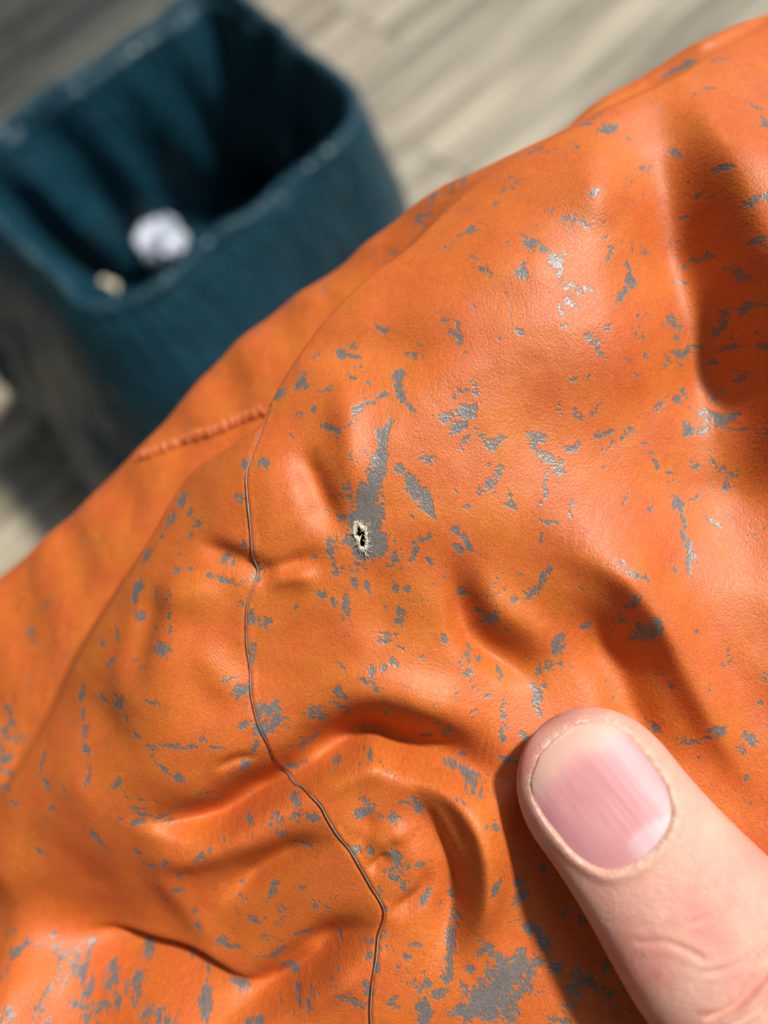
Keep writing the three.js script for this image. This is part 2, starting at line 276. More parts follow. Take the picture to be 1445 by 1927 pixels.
// outline where the deeper layer turns away, [px, py]
const OUTER = smoothLine(place(BACK, [[-90, 1165], [0, 1088], [75, 1020], [150, 955], [210, 893], [260, 845], [330, 768], [400, 688], [470, 622], [560, 553], [640, 500], [700, 448], [760, 400], [843, 342], [900, 318], [980, 279], [1080, 231], [1158, 168], [1253, 116], [1332, 63], [1445, 20], [1600, -40]]), 4);
const outerDist = polyDist(OUTER);

// folds: [points in pixels], height in mm (negative = valley), half widths in mm on the left and right of the direction of travel
const FOLDS = [
  [[[200, 1520], [330, 1562], [400, 1558], [485, 1512], [566, 1468], [645, 1424], [700, 1406], [755, 1424], [820, 1442], [910, 1468], [985, 1472], [1060, 1490]], -4.6, 2.7, 1.0],   // one long fold across the seam
  [[[1290, 120], [1335, 270], [1395, 430], [1465, 650], [1510, 950]], 5.6, 6.0, 2.3],             // crest on the right
  [[[1225, 215], [1255, 330], [1300, 520], [1355, 740], [1420, 950]], -2.6, 2.2, 3.4],            // valley left of it
  [[[1130, 230], [1120, 330], [1130, 450]], 1.0, 2.5, 2.5],
  [[[1000, 1060], [1080, 1045], [1160, 1080], [1230, 1165], [1295, 1290], [1375, 1420], [1470, 1530]], 3.0, 2.8, 1.5],   // crest right of the thumb
  [[[1030, 1130], [1100, 1160], [1165, 1250], [1215, 1370], [1310, 1500]], -3.2, 1.8, 2.6],
  [[[850, 1030], [866, 1120], [885, 1195], [945, 1245], [1040, 1290]], -3.2, 1.9, 1.2],
  [[[890, 1050], [925, 1130], [990, 1180], [1070, 1250]], 1.2, 1.5, 1.5],
  [[[555, 820], [590, 900], [622, 970], [648, 1025]], -2.1, 1.2, 1.7],                            // hollow left of the hole
  [[[640, 690], [650, 780], [662, 880], [680, 960]], 1.4, 1.6, 1.4],
  [[[560, 700], [640, 660], [760, 660], [880, 620]], -1.3, 2.4, 2.2],
  [[[360, 1020], [425, 1044], [485, 1066], [530, 1072]], -1.5, 1.0, 1.1],                                     // pinch left of the seam
  [[[450, 1090], [530, 1068], [620, 1035]], -0.9, 0.8, 1.0],
  [[[490, 1100], [540, 1085], [610, 1090]], 0.9, 1.0, 1.0],
  [[[262, 1110], [330, 1115], [440, 1110]], 1.6, 2.0, 2.0],
  [[[510, 1500], [560, 1466], [600, 1446], [645, 1424], [700, 1406], [755, 1424], [820, 1440], [910, 1468], [985, 1470]], -4.4, 2.7, 1.1],   // hollow under the middle
  [[[570, 1490], [640, 1455], [705, 1440], [750, 1470]], 1.0, 1.2, 1.4],
  [[[600, 1310], [720, 1300], [830, 1335], [940, 1395]], 1.5, 2.2, 1.8],
  [[[755, 1435], [830, 1470], [892, 1545], [912, 1640], [902, 1730], [870, 1830]], 3.6, 1.8, 1.2],  // curved crest below
  [[[765, 1462], [796, 1525], [834, 1605], [854, 1675], [842, 1770], [810, 1850]], -3.0, 1.0, 1.8],
  [[[600, 1455], [566, 1470], [485, 1512], [400, 1560], [330, 1562], [250, 1535]], -3.4, 0.9, 2.2],            // folds of the left panel
  [[[560, 1530], [450, 1588], [340, 1618], [250, 1606]], 1.6, 1.5, 1.5],
  [[[640, 1568], [560, 1608], [490, 1650], [400, 1712]], -3.4, 1.0, 1.7],
  [[[735, 1725], [628, 1795], [560, 1853], [480, 1905], [370, 1955]], -6.2, 1.0, 2.2],
  [[[700, 1800], [620, 1862], [540, 1920]], 1.2, 1.2, 1.2],
  [[[150, 1755], [260, 1780], [350, 1812], [415, 1852], [476, 1888], [510, 1895]], -5.0, 0.9, 2.6],
  [[[480, 1882], [550, 1840], [620, 1790]], 0.8, 1.0, 1.0],
  [[[490, 1424], [440, 1432], [395, 1455]], -0.7, 0.5, 0.6],
  [[[722, 1722], [770, 1700], [800, 1670], [792, 1620]], -1.2, 0.7, 0.9],
  [[[690, 1600], [740, 1570], [780, 1590]], 0.9, 0.9, 0.9],
  [[[690, 1640], [735, 1605]], -0.8, 0.5, 0.6],
  [[[655, 1610], [690, 1565], [700, 1520]], -0.7, 0.7, 0.8],
  [[[335, 1050], [292, 1130], [262, 1220], [240, 1330]], -1.5, 1.5, 1.5],
  [[[470, 1330], [430, 1290], [390, 1240], [350, 1215]], 0.8, 1.6, 1.6],
  [[[700, 1040], [720, 1130], [700, 1230]], -0.7, 2, 2],
  [[[260, 1590], [330, 1680], [390, 1760], [440, 1820]], 1.2, 2.0, 2.0],
  [[[-40, 1800], [120, 1825], [260, 1880], [400, 1950]], 2.4, 2.4, 2.8],
];
const WIDEN = 1.15, AMP = 1.05;
for (const [list, amp, sl, sr] of FOLDS) {
  if (!amp) continue;
  const pts = smoothLine(place(FRONT, list), 5), d = polyDist(pts), m = 3.2 * Math.max(sl, sr) * WIDEN;
  const xs = pts.map((p) => p[0]), ys = pts.map((p) => p[1]);
  const i0 = Math.max(0, Math.floor((Math.min(...xs) - m - X0) / STEP)), i1 = Math.min(NX, Math.ceil((Math.max(...xs) + m - X0) / STEP));
  const j0 = Math.max(0, Math.floor((Math.min(...ys) - m - Y0) / STEP)), j1 = Math.min(NY, Math.ceil((Math.max(...ys) + m - Y0) / STEP));
  for (let j = j0; j <= j1; j++) for (let i = i0; i <= i1; i++) {
    const [e, t] = d(gx(i), gy(j)), s = (e > 0 ? sl : sr) * WIDEN; if (Math.abs(e) > 3.2 * s) continue;
    hf[j * (NX + 1) + i] += amp * AMP * Math.exp(-0.5 * (e / s) ** 2) * sstep(0, 0.38, t) * sstep(0, 0.38, 1 - t);
  }
}
const sample = (a, x, y) => { const u = clamp((x - X0) / (X1 - X0) * NX, 0, NX - 1.001), v = clamp((y - Y0) / (Y1 - Y0) * NY, 0, NY - 1.001), i = Math.floor(u), j = Math.floor(v), s = u - i, t = v - j, k = j * (NX + 1) + i; return lerp(lerp(a[k], a[k + 1], s), lerp(a[k + NX + 1], a[k + NX + 2], s), t); };
const folded = (x, y) => FRONT(x, y) + sample(hf, x, y);
// the seam: the right panel overlaps the left one
const SEAM_PX = [[507, 765], [497, 790], [490, 810], [476, 850], [464, 890], [466, 940], [472, 1000], [478, 1050], [486, 1075], [478, 1100], [466, 1135], [463, 1180], [464, 1220], [470, 1260], [472, 1300], [478, 1330], [488, 1365], [505, 1400], [525, 1440], [550, 1465], [575, 1480], [600, 1510], [620, 1545], [640, 1575], [660, 1600], [680, 1635], [700, 1670], [722, 1708], [722, 1730], [712, 1760], [708, 1800], [700, 1850], [697, 1900], [699, 1940], [703, 2010]];
const SEAM = smoothLine(place(folded, SEAM_PX), 3), seamDist = polyDist(SEAM);
const seamBox = [Math.min(...SEAM.map((p) => p[0])) - 5, Math.max(...SEAM.map((p) => p[0])) + 5];
console.log('folds');
const mask = new Uint8Array((NX + 1) * (NY + 1));
const hz = new Float32Array((NX + 1) * (NY + 1));
for (let j = 0; j <= NY; j++) for (let i = 0; i <= NX; i++) {
  const x = gx(i), y = gy(j), k = j * (NX + 1) + i;
  let h = FRONT(x, y) + hf[k] + 1.2 * (fbm(x / 11 + 20, y / 11 + 4, 2) - 0.5) + 0.16 * (fbm(x / 3.6, y / 3.6 + 50, 2) - 0.5);
  if (x > seamBox[0] && x < seamBox[1] && y < 20) {
    const [d, t] = seamDist(x, y), e = d;             // travel is downwards: left of travel (+) is the right panel
    if (Math.abs(e) < 6) h += 0.34 * sstep(-0.12, 0.16, e) * (1 - sstep(1.2, 6, e)) - 0.22 * Math.exp(-(((e + 0.24) / 0.24) ** 2)) + 0.22 * Math.exp(-(((e - 0.55) / 0.5) ** 2)) * fbm(t * 60, 3, 2);
  }
  const [rd] = ridgeDist(x, y);                        // positive beyond the fold line
  if (rd > -4) {
    const b = BACK(x, y) + 0.9 * (fbm(x / 7 + 60, y / 7, 3) - 0.5) + 1.1 * Math.sin((x * 0.75 + y * 0.66) * 0.42 + 2 * fbm(x / 20, y / 20, 2)) * sstep(4, 12, rd) * 0.5;
    const low = Math.min(h - 0.2, b);
    if (rd < 0) h -= 0.10 * (rd + 4) ** 2 * 0.35;
    else h = lerp(h - 0.56 - 0.6 * rd, low, sstep(0, 3.6, rd));
  }
  const [od] = outerDist(x, y);
  if (od > -3) h -= od < 0 ? 0.12 * (od + 3) ** 2 : 1.08 + 1.2 * od + 0.6 * od * od;
  hz[k] = h; if (h < -125 || x - y > 152) mask[k] = 1;
}
// the torn hole
const HOLE_PX = [[645, 960], [655, 926], [668, 942], [690, 958], [697, 1010], [690, 1042], [664, 1032], [667, 1002], [643, 985]].map(([x, y]) => [400 + x / 2.408, 600 + y / 2.408]);
const RIM_PX = [[622, 940], [632, 905], [664, 902], [702, 938], [714, 1000], [708, 1056], [676, 1068], [652, 1036], [634, 990]].map(([x, y]) => [400 + x / 2.408, 600 + y / 2.408]);
const final = (x, y) => sample(hz, x, y);
const HOLE = place(final, HOLE_PX), RIM = place(final, RIM_PX);
const inside = (P, x, y) => { let c = false; for (let i = 0, j = P.length - 1; i < P.length; j = i++) if ((P[i][1] > y) !== (P[j][1] > y) && x < (P[j][0] - P[i][0]) * (y - P[i][1]) / (P[j][1] - P[i][1]) + P[i][0]) c = !c; return c; };

const cloth = clothFrame(new THREE.Group()); cloth.name = 'waterproof_fabric'; scene.add(cloth);
tag(cloth, 'creased orange coated fabric with grey scuffs, a worn seam and a small torn hole', 'fabric');
// ---- wear: where the orange coat has rubbed off and the grey shows
const TS = 2048, wear = new Float32Array(TS * TS), tx = (x) => (x - X0) / (X1 - X0) * TS, ty = (y) => (y - Y0) / (Y1 - Y0) * TS, MMX = (X1 - X0) / TS, MMY = (Y1 - Y0) / TS;
const wearAt = folded, wearBack = (x, y) => BACK(x, y);
// one scuff: centre px, half length px, half width px, angle in degrees (downwards positive), solidity 0..1
function scuff(px, py, len, wid, ang, solid = 0.5, base = wearAt) {
  const [cx, cy, h] = onSheet(base, px, py), mm = (D0 - h) / F, a = -ang * Math.PI / 180, L = len * mm * 1.25, B = wid * mm * 1.25, ca = Math.cos(a), sa = Math.sin(a), R = Math.max(L, B) * 1.6;
  for (let v = Math.max(0, Math.floor(ty(cy - R))); v <= Math.min(TS - 1, ty(cy + R)); v++) for (let u = Math.max(0, Math.floor(tx(cx - R))); u <= Math.min(TS - 1, tx(cx + R)); u++) {
    const x = X0 + (u + 0.5) * MMX, y = Y0 + (v + 0.5) * MMY, wx = 0.9 * (fbm(x / 1.1 + 7, y / 1.1, 3) - 0.5), wy = 0.9 * (fbm(x / 1.1 + 70, y / 1.1 + 9, 3) - 0.5);
    const dx = x - cx + wx, dy = y - cy + wy, p = (dx * ca + dy * sa) / L, q = (-dx * sa + dy * ca) / B, e = 1 - p * p - q * q;
    if (e < -1.2) continue;
    const n = fbm(x / 0.85 + 3, y / 0.85 + 40, 3) - 0.5, f = fbm(x / 0.26, y / 0.26 + 90, 2) - 0.5;
    const s = Math.max(e, -0.9) * (0.35 + 0.65 * solid) - 0.40 * (1 - solid) + 2.1 * n * (1.15 - 0.6 * solid) + 1.35 * f;
    if (s > 0.12) wear[v * TS + u] = Math.max(wear[v * TS + u], clamp((s - 0.12) / 0.10));
  }
}
const zoomed = (ox, oy, k, list, base) => { for (const [x, y, l, w, a, s] of list) scuff(ox + x / k, oy + y / k, l / k, w / k, a, s, base); };
zoomed(685, 0, 1.901, [
  [875, 460, 42, 24, -20, 0.75], [1240, 312, 24, 10, 20, 0.7], [1405, 375, 30, 12, 40, 0.6], [1430, 440, 40, 12, 100, 0.5], [1130, 550, 36, 18, 40, 0.4], [1000, 598, 34, 12, -10, 0.45], [955, 630, 22, 8, -35, 0.35], [1060, 390, 10, 6, 0, 0.5],
  [820, 690, 17, 10, 0, 0.9], [950, 490, 10, 7, 0, 0.6], [1270, 608, 16, 12, 0, 0.6], [1310, 600, 10, 8, 0, 0.6], [1410, 715, 36, 16, -20, 0.65], [1420, 855, 34, 10, 0, 0.55], [1195, 700, 14, 8, 60, 0.3], [1148, 785, 14, 8, 0, 0.6],
  [380, 825, 40, 16, -30, 0.6], [335, 845, 24, 12, -15, 0.6], [305, 878, 22, 14, -20, 0.35], [375, 920, 26, 9, 25, 0.35], [428, 965, 24, 12, 50, 0.75], [465, 735, 18, 9, -40, 0.4], [520, 670, 30, 12, -30, 0.25], [520, 635, 12, 8, 0, 0.4], [560, 700, 20, 10, 30, 0.15],
  [600, 870, 28, 20, 60, 0.7], [560, 975, 24, 20, 100, 0.95], [570, 940, 24, 10, -50, 0.35], [650, 890, 44, 14, 40, 0.5], [685, 935, 40, 20, 60, 0.85], [700, 985, 30, 14, 70, 0.7], [755, 1030, 38, 20, 25, 0.55], [800, 1035, 18, 12, 0, 0.5], [740, 1085, 24, 14, 30, 0.5], [700, 1105, 26, 8, 90, 0.6], [720, 1165, 14, 8, 0, 0.5], [705, 920, 30, 8, -50, 0.4],
  [740, 790, 60, 16, 15, 0.28], [790, 805, 20, 9, 60, 0.5], [720, 780, 34, 10, 0, 0.35],
  [955, 1000, 26, 22, 110, 0.98], [925, 1050, 40, 13, 125, 0.9], [1005, 897, 22, 14, -20, 0.75], [945, 948, 20, 14, 30, 0.45], [880, 910, 32, 12, 110, 0.45], [870, 850, 20, 10, 0, 0.3], [925, 870, 12, 6, 0, 0.3],
  [1105, 1155, 40, 30, 20, 0.6], [1120, 1210, 34, 12, 60, 0.35], [1130, 1265, 44, 16, -10, 0.5], [1185, 1240, 30, 8, -20, 0.35], [1125, 1300, 20, 8, 90, 0.4], [1020, 1125, 18, 8, 0, 0.35], [980, 1135, 16, 8, 90, 0.3],
  [1205, 925, 48, 14, -15, 0.4], [1240, 905, 14, 10, 0, 0.5], [1300, 1000, 40, 10, 55, 0.45], [1155, 860, 26, 10, 70, 0.25], [1130, 1010, 30, 8, 0, 0.3], [1335, 1120, 40, 18, 15, 0.6], [1385, 1110, 40, 12, -50, 0.5], [1415, 1060, 20, 10, -30, 0.4], [1270, 1165, 26, 8, -10, 0.4], [1400, 1200, 20, 10, 10, 0.5], [1360, 1265, 14, 10, 0, 0.5], [1250, 1300, 14, 10, 0, 0.5], [1420, 1310, 24, 10, 40, 0.4], [1440, 1325, 14, 8, 40, 0.5],
  [820, 1230, 26, 22, 45, 0.4], [850, 1270, 18, 12, 45, 0.5], [800, 1210, 14, 12, 0, 0.6], [875, 1175, 20, 14, 110, 0.5], [955, 1310, 40, 10, 45, 0.35], [1000, 1210, 24, 8, 80, 0.2], [1010, 1280, 10, 12, 0, 0.3], [745, 1355, 12, 8, 0, 0.5], [805, 1350, 12, 7, 0, 0.45],
  [70, 1180, 26, 11, 35, 0.85], [180, 1275, 22, 8, 20, 0.5], [195, 1235, 14, 8, 0, 0.4], [340, 1225, 16, 12, 100, 0.7], [320, 1190, 34, 8, 60, 0.3], [290, 1150, 14, 8, 0, 0.3], [370, 1255, 12, 6, 0, 0.3], [250, 1110, 20, 8, 0, 0.2],
  [125, 1340, 24, 20, 110, 0.85], [130, 1400, 44, 14, 75, 0.85], [160, 1455, 34, 11, 50, 0.8], [25, 1370, 26, 8, 30, 0.35], [65, 1415, 24, 12, 0, 0.4], [15, 1440, 20, 12, 40, 0.3],
  [365, 1475, 36, 28, -35, 0.9], [335, 1530, 34, 20, -30, 0.8], [295, 1495, 26, 16, -30, 0.8], [385, 1390, 60, 14, -72, 0.2], [400, 1410, 22, 12, 0, 0.4], [320, 1425, 12, 8, -60, 0.5], [460, 1580, 40, 14, -20, 0.35], [410, 1560, 20, 10, 10, 0.35],
  [380, 830, 30, 10, -50, 0.3], [1080, 1430, 44, 14, -30, 0.5], [1140, 1420, 34, 14, -20, 0.4], [1270, 1500, 44, 22, -15, 0.65], [1230, 1480, 30, 14, 20, 0.5], [1180, 1540, 36, 16, 10, 0.4], [1290, 1395, 14, 8, 0, 0.3],
]);
zoomed(400, 600, 2.408, [
  [585, 155, 26, 20, 20, 0.9], [635, 170, 40, 12, 20, 0.8], [640, 125, 26, 10, 0, 0.35], [775, 45, 30, 12, 25, 0.85], [470, 165, 30, 10, -60, 0.5], [405, 290, 40, 34, -60, 0.7], [440, 300, 24, 12, 0, 0.4], [300, 335, 40, 22, -40, 0.7], [395, 440, 30, 24, 20, 0.5], [455, 410, 18, 14, 40, 0.6], [350, 530, 14, 9, 0, 0.4], [490, 490, 12, 8, 0, 0.4],
  [545, 500, 44, 18, 30, 0.75], [610, 480, 26, 14, -40, 0.5], [655, 410, 34, 22, -55, 0.75], [625, 470, 40, 12, -35, 0.4], [630, 260, 26, 10, 40, 0.3], [680, 320, 14, 8, -60, 0.5], [770, 350, 30, 11, -10, 0.5], [720, 295, 28, 8, 40, 0.3], [560, 560, 60, 8, 30, 0.1], [500, 325, 40, 10, 0, 0.25],
  [790, 500, 40, 15, -72, 1], [768, 560, 60, 24, -75, 1], [750, 640, 70, 32, -74, 1], [735, 720, 80, 38, -75, 1], [705, 800, 80, 46, -65, 1], [690, 880, 80, 60, -60, 1], [700, 1000, 62, 88, -60, 1], [690, 1060, 50, 34, 0, 0.95], [735, 950, 30, 60, 0, 0.9], [805, 480, 20, 8, -60, 0.6],
  [620, 770, 46, 20, 50, 0.25], [690, 720, 40, 16, -60, 0.3], [655, 660, 16, 14, 60, 0.5], [600, 590, 60, 16, 60, 0.12], [610, 800, 34, 14, 0, 0.35], [590, 900, 30, 20, 20, 0.5], [700, 610, 24, 14, 0, 0.35],
  [545, 1010, 34, 26, 60, 0.6], [530, 1050, 44, 18, 80, 0.5], [600, 1010, 24, 14, 0, 0.4], [465, 1080, 20, 8, 0, 0.4], [640, 1140, 50, 26, -40, 0.45], [635, 1190, 34, 18, 70, 0.55], [700, 1220, 40, 10, 60, 0.45], [690, 1130, 24, 10, 0, 0.4], [550, 1120, 40, 14, 90, 0.3], [580, 1130, 20, 12, 90, 0.3],
  [850, 680, 30, 20, 20, 0.6], [890, 730, 34, 14, 60, 0.6], [920, 770, 50, 34, 55, 0.9], [965, 810, 40, 22, 55, 0.9], [990, 870, 30, 20, 70, 0.85], [880, 775, 16, 12, 0, 0.5], [955, 845, 20, 16, 0, 0.7],
  [970, 640, 34, 28, 40, 0.55], [985, 630, 20, 10, 20, 0.7], [760, 880, 30, 12, 60, 0.3], [760, 940, 24, 12, 30, 0.3], [770, 830, 24, 12, 50, 0.3],
  [825, 1085, 34, 18, 95, 0.75], [800, 1120, 20, 12, 0, 0.5], [855, 1130, 24, 10, 60, 0.4], [820, 1010, 12, 8, 0, 0.4], [920, 1060, 44, 14, -60, 0.55], [955, 1000, 44, 14, -30, 0.45], [985, 1100, 30, 10, 50, 0.55], [905, 1020, 14, 10, 0, 0.4], [1000, 980, 14, 8, 0, 0.3],
  [1095, 950, 24, 16, 20, 0.7], [1140, 1000, 70, 10, 45, 0.45], [1165, 1030, 34, 14, 60, 0.7], [1125, 1040, 40, 8, 30, 0.6], [1110, 1045, 24, 8, 30, 0.3], [1150, 850, 26, 10, -20, 0.4], [1345, 800, 34, 18, 60, 0.35], [1355, 840, 24, 14, 20, 0.7], [1250, 750, 44, 30, -40, 0.65], [1290, 700, 30, 20, -50, 0.65], [1215, 770, 34, 10, 100, 0.4], [1250, 660, 22, 10, 90, 0.4],
  [1255, 575, 34, 18, 10, 0.65], [1290, 550, 24, 14, -60, 0.5], [1235, 570, 12, 16, 0, 0.5], [1150, 550, 26, 12, -40, 0.3], [1090, 630, 20, 10, -60, 0.3], [1120, 590, 16, 12, 0, 0.4], [1210, 510, 24, 14, 0, 0.25],
  [1140, 1240, 40, 16, 10, 0.65], [1200, 1320, 20, 16, 0, 0.5], [1255, 1370, 44, 30, -30, 0.55], [1285, 1180, 24, 12, 60, 0.4], [1370, 1270, 16, 12, 0, 0.6], [1430, 1245, 20, 16, 0, 0.5], [1385, 1160, 16, 10, 0, 0.3], [1310, 1410, 30, 14, 20, 0.4],
  [500, 1250, 24, 18, 60, 0.6], [550, 1290, 26, 14, 70, 0.4], [600, 1310, 60, 18, 100, 0.65], [590, 1370, 30, 10, 100, 0.5], [375, 1305, 30, 14, 90, 0.55], [240, 1375, 30, 24, -40, 0.55], [780, 1310, 20, 12, 60, 0.4], [850, 1340, 40, 20, 80, 0.55], [840, 1370, 24, 14, 0, 0.5], [825, 1200, 40, 12, 80, 0.4], [880, 1230, 20, 12, -30, 0.5], [790, 1430, 40, 14, 10, 0.5], [900, 900, 14, 8, 40, 0.4], [930, 1380, 12, 8, 0, 0.3],
  [220, 660, 24, 30, 20, 0.5], [145, 670, 14, 30, 0, 0.6], [115, 805, 24, 22, 40, 0.4], [150, 1015, 24, 22, 0, 0.5], [75, 1090, 40, 30, 10, 0.3], [60, 1190, 70, 10, 10, 0.45], [135, 1190, 30, 10, -20, 0.5], [210, 1140, 24, 40, 0, 0.55], [170, 1350, 24, 34, 0, 0.6], [130, 1290, 20, 20, 0, 0.35],
  [1115, 100, 24, 14, 100, 0.8], [1110, 40, 36, 8, 80, 0.35], [930, 115, 20, 10, 0, 0.4], [910, 165, 34, 10, 15, 0.5], [1070, 60, 20, 10, 0, 0.3], [1390, 60, 24, 12, 20, 0.35], [1300, 90, 12, 8, 0, 0.4], [1155, 150, 10, 8, 0, 0.3],
]);
zoomed(945, 600, 2.57, [
  [170, 570, 50, 20, 10, 0.85], [150, 620, 34, 14, 70, 0.55], [175, 650, 40, 16, 70, 0.75], [130, 600, 30, 14, 80, 0.4], [245, 690, 46, 26, 35, 0.85], [275, 740, 30, 20, 70, 0.75], [215, 740, 34, 8, 100, 0.5], [270, 795, 20, 8, 60, 0.4], [205, 775, 20, 8, 80, 0.5], [203, 835, 34, 16, 85, 0.6], [195, 905, 26, 10, 80, 0.4], [200, 975, 34, 16, 60, 0.7], [225, 985, 34, 12, 10, 0.55], [185, 1070, 30, 8, 90, 0.4], [245, 1040, 20, 8, 60, 0.35],
  [345, 620, 44, 20, -25, 0.75], [325, 635, 24, 14, 30, 0.6], [450, 570, 26, 16, -20, 0.65], [500, 550, 50, 10, -20, 0.3], [600, 555, 60, 18, -40, 0.35], [620, 530, 34, 10, -40, 0.3], [370, 465, 34, 16, 40, 0.75], [450, 440, 40, 12, -55, 0.5], [335, 295, 20, 12, 0, 0.6], [375, 400, 14, 12, 0, 0.3],
  [755, 415, 44, 16, -40, 0.65], [830, 380, 50, 20, 20, 0.4], [870, 355, 24, 14, 0, 0.5], [910, 425, 12, 10, 0, 0.5], [900, 525, 34, 22, 60, 0.5], [890, 560, 24, 14, 0, 0.5], [990, 540, 14, 10, 0, 0.35], [1050, 490, 50, 34, -30, 0.8], [1000, 465, 34, 18, 10, 0.55], [1085, 465, 30, 16, -30, 0.6], [1035, 400, 40, 10, 70, 0.3], [1130, 540, 30, 14, 0, 0.3],
  [685, 602, 16, 8, 30, 0.6], [718, 655, 18, 12, 30, 0.6], [745, 705, 34, 10, 60, 0.5], [805, 750, 26, 10, 30, 0.65], [930, 712, 18, 12, 0, 0.5], [1020, 705, 30, 10, 50, 0.5], [1055, 720, 30, 10, 30, 0.5], [1105, 750, 34, 12, 10, 0.6], [1080, 815, 24, 14, -40, 0.65], [1130, 820, 20, 8, 40, 0.4], [945, 865, 40, 12, -10, 0.4],
  [850, 895, 40, 26, 60, 0.9], [875, 980, 40, 14, 85, 0.7], [885, 1070, 44, 14, 75, 0.8], [905, 1130, 40, 20, 70, 0.75], [895, 1190, 44, 14, 95, 0.75], [905, 1230, 26, 8, 60, 0.5], [935, 1170, 20, 18, 0, 0.3], [825, 1200, 50, 8, 85, 0.2], [1025, 990, 34, 14, 40, 0.85], [1100, 950, 30, 14, 40, 0.2], [595, 880, 34, 12, -55, 0.4], [325, 950, 16, 10, 80, 0.4], [715, 920, 20, 12, -60, 0.3], [500, 720, 16, 14, 80, 0.25],
  [530, 1200, 40, 10, 10, 0.4], [590, 1178, 20, 14, 40, 0.6], [650, 1240, 60, 14, 15, 0.7], [710, 1272, 20, 10, 20, 0.6], [205, 1250, 50, 18, -50, 0.6], [150, 1320, 44, 24, -40, 0.6], [60, 1355, 20, 14, 0, 0.5], [235, 1205, 24, 12, -60, 0.5], [640, 1355, 24, 16, -60, 0.7], [610, 1390, 34, 16, -30, 0.6], [570, 1450, 34, 18, 80, 0.6], [550, 1395, 24, 12, 0, 0.35], [700, 1500, 54, 34, -40, 0.9], [740, 1465, 26, 24, 0, 0.8], [650, 1545, 40, 14, 0, 0.8], [735, 1530, 24, 26, 80, 0.7],
  [270, 1570, 60, 28, -75, 0.7], [395, 1485, 28, 16, 10, 0.7], [270, 1670, 60, 14, 20, 0.4], [200, 1690, 60, 24, -30, 0.25], [520, 1790, 50, 8, 70, 0.3], [180, 1830, 34, 16, 70, 0.7], [170, 1885, 30, 14, 70, 0.7], [175, 1770, 40, 16, 10, 0.35], [930, 1510, 24, 8, 0, 0.5], [960, 1610, 16, 10, 40, 0.35], [1270, 1730, 30, 16, 40, 0.65], [1240, 1860, 14, 10, 0, 0.5], [1000, 1790, 12, 16, 0, 0.4], [1100, 1670, 24, 14, -50, 0.3], [1190, 1540, 20, 8, 0, 0.3], [820, 1790, 40, 14, 70, 0.3], [1260, 1000, 24, 14, 60, 0.3], [400, 1300, 24, 14, 0, 0.2], [50, 900, 24, 14, 40, 0.65], [35, 860, 30, 20, 60, 0.35],
]);
zoomed(0, 900, 2.408, [
  [855, 150, 24, 18, 80, 0.6], [890, 210, 44, 26, 40, 0.5], [870, 260, 30, 14, -20, 0.4], [815, 110, 44, 26, -50, 0.65], [770, 190, 50, 20, -50, 0.6], [735, 245, 30, 14, -60, 0.5], [660, 350, 40, 16, -60, 0.8], [625, 500, 44, 24, 100, 0.9], [615, 540, 30, 20, 100, 0.9], [630, 625, 30, 28, 20, 0.6], [535, 560, 30, 16, 80, 0.25], [530, 710, 40, 24, 60, 0.35], [460, 745, 26, 12, 20, 0.3],
  [800, 415, 24, 24, 0, 0.45], [860, 415, 20, 12, 0, 0.3], [965, 445, 34, 12, 10, 0.55], [1050, 465, 60, 12, 10, 0.4], [1110, 295, 20, 24, 0, 0.4], [760, 530, 14, 24, 0, 0.45], [705, 525, 14, 20, 0, 0.4], [760, 610, 14, 34, 0, 0.4], [705, 685, 20, 10, 0, 0.6], [770, 690, 10, 18, 0, 0.6], [740, 775, 40, 30, 30, 0.6], [700, 770, 30, 12, -20, 0.35], [500, 840, 20, 24, 60, 0.35], [520, 910, 20, 20, 0, 0.2],
  [370, 990, 18, 50, 0, 0.5], [375, 1060, 14, 50, 0, 0.45], [385, 1170, 24, 40, 10, 0.5], [388, 1225, 20, 18, 0, 0.65], [540, 1020, 40, 40, 30, 0.4], [465, 990, 30, 12, 10, 0.35], [700, 1020, 50, 24, 30, 0.35], [665, 1010, 24, 12, 0, 0.4], [580, 1110, 50, 12, 60, 0.4], [620, 1165, 24, 12, 10, 0.55], [680, 1220, 44, 14, 0, 0.65], [790, 1218, 80, 12, 0, 0.65], [880, 1215, 40, 10, 0, 0.5], [920, 1175, 34, 24, 0, 0.45], [980, 1215, 34, 8, 10, 0.4], [730, 1310, 60, 10, 42, 0.6], [805, 1358, 24, 18, 20, 0.65], [700, 1280, 30, 10, 45, 0.4],
  [395, 1330, 20, 50, 0, 0.3], [180, 1340, 10, 60, 0, 0.45], [210, 1390, 44, 12, 20, 0.6], [195, 1270, 10, 40, 0, 0.2], [1090, 960, 34, 40, 60, 0.7], [1050, 920, 40, 20, 20, 0.3], [1110, 1115, 24, 20, -30, 0.6], [1230, 1050, 60, 44, 40, 0.6], [1190, 1130, 40, 40, 60, 0.7], [1250, 1100, 50, 30, 0, 0.45], [1160, 1210, 40, 14, -60, 0.5], [1100, 1300, 50, 24, -30, 0.4], [1320, 1295, 30, 16, 10, 0.6], [1370, 1200, 44, 20, -20, 0.55], [1340, 580, 14, 26, 0, 0.55], [1200, 660, 34, 26, 30, 0.35], [1140, 790, 20, 50, 0, 0.6], [1420, 1060, 30, 34, 40, 0.55], [510, 1390, 20, 40, 60, 0.3], [900, 1435, 50, 8, 5, 0.4],
]);
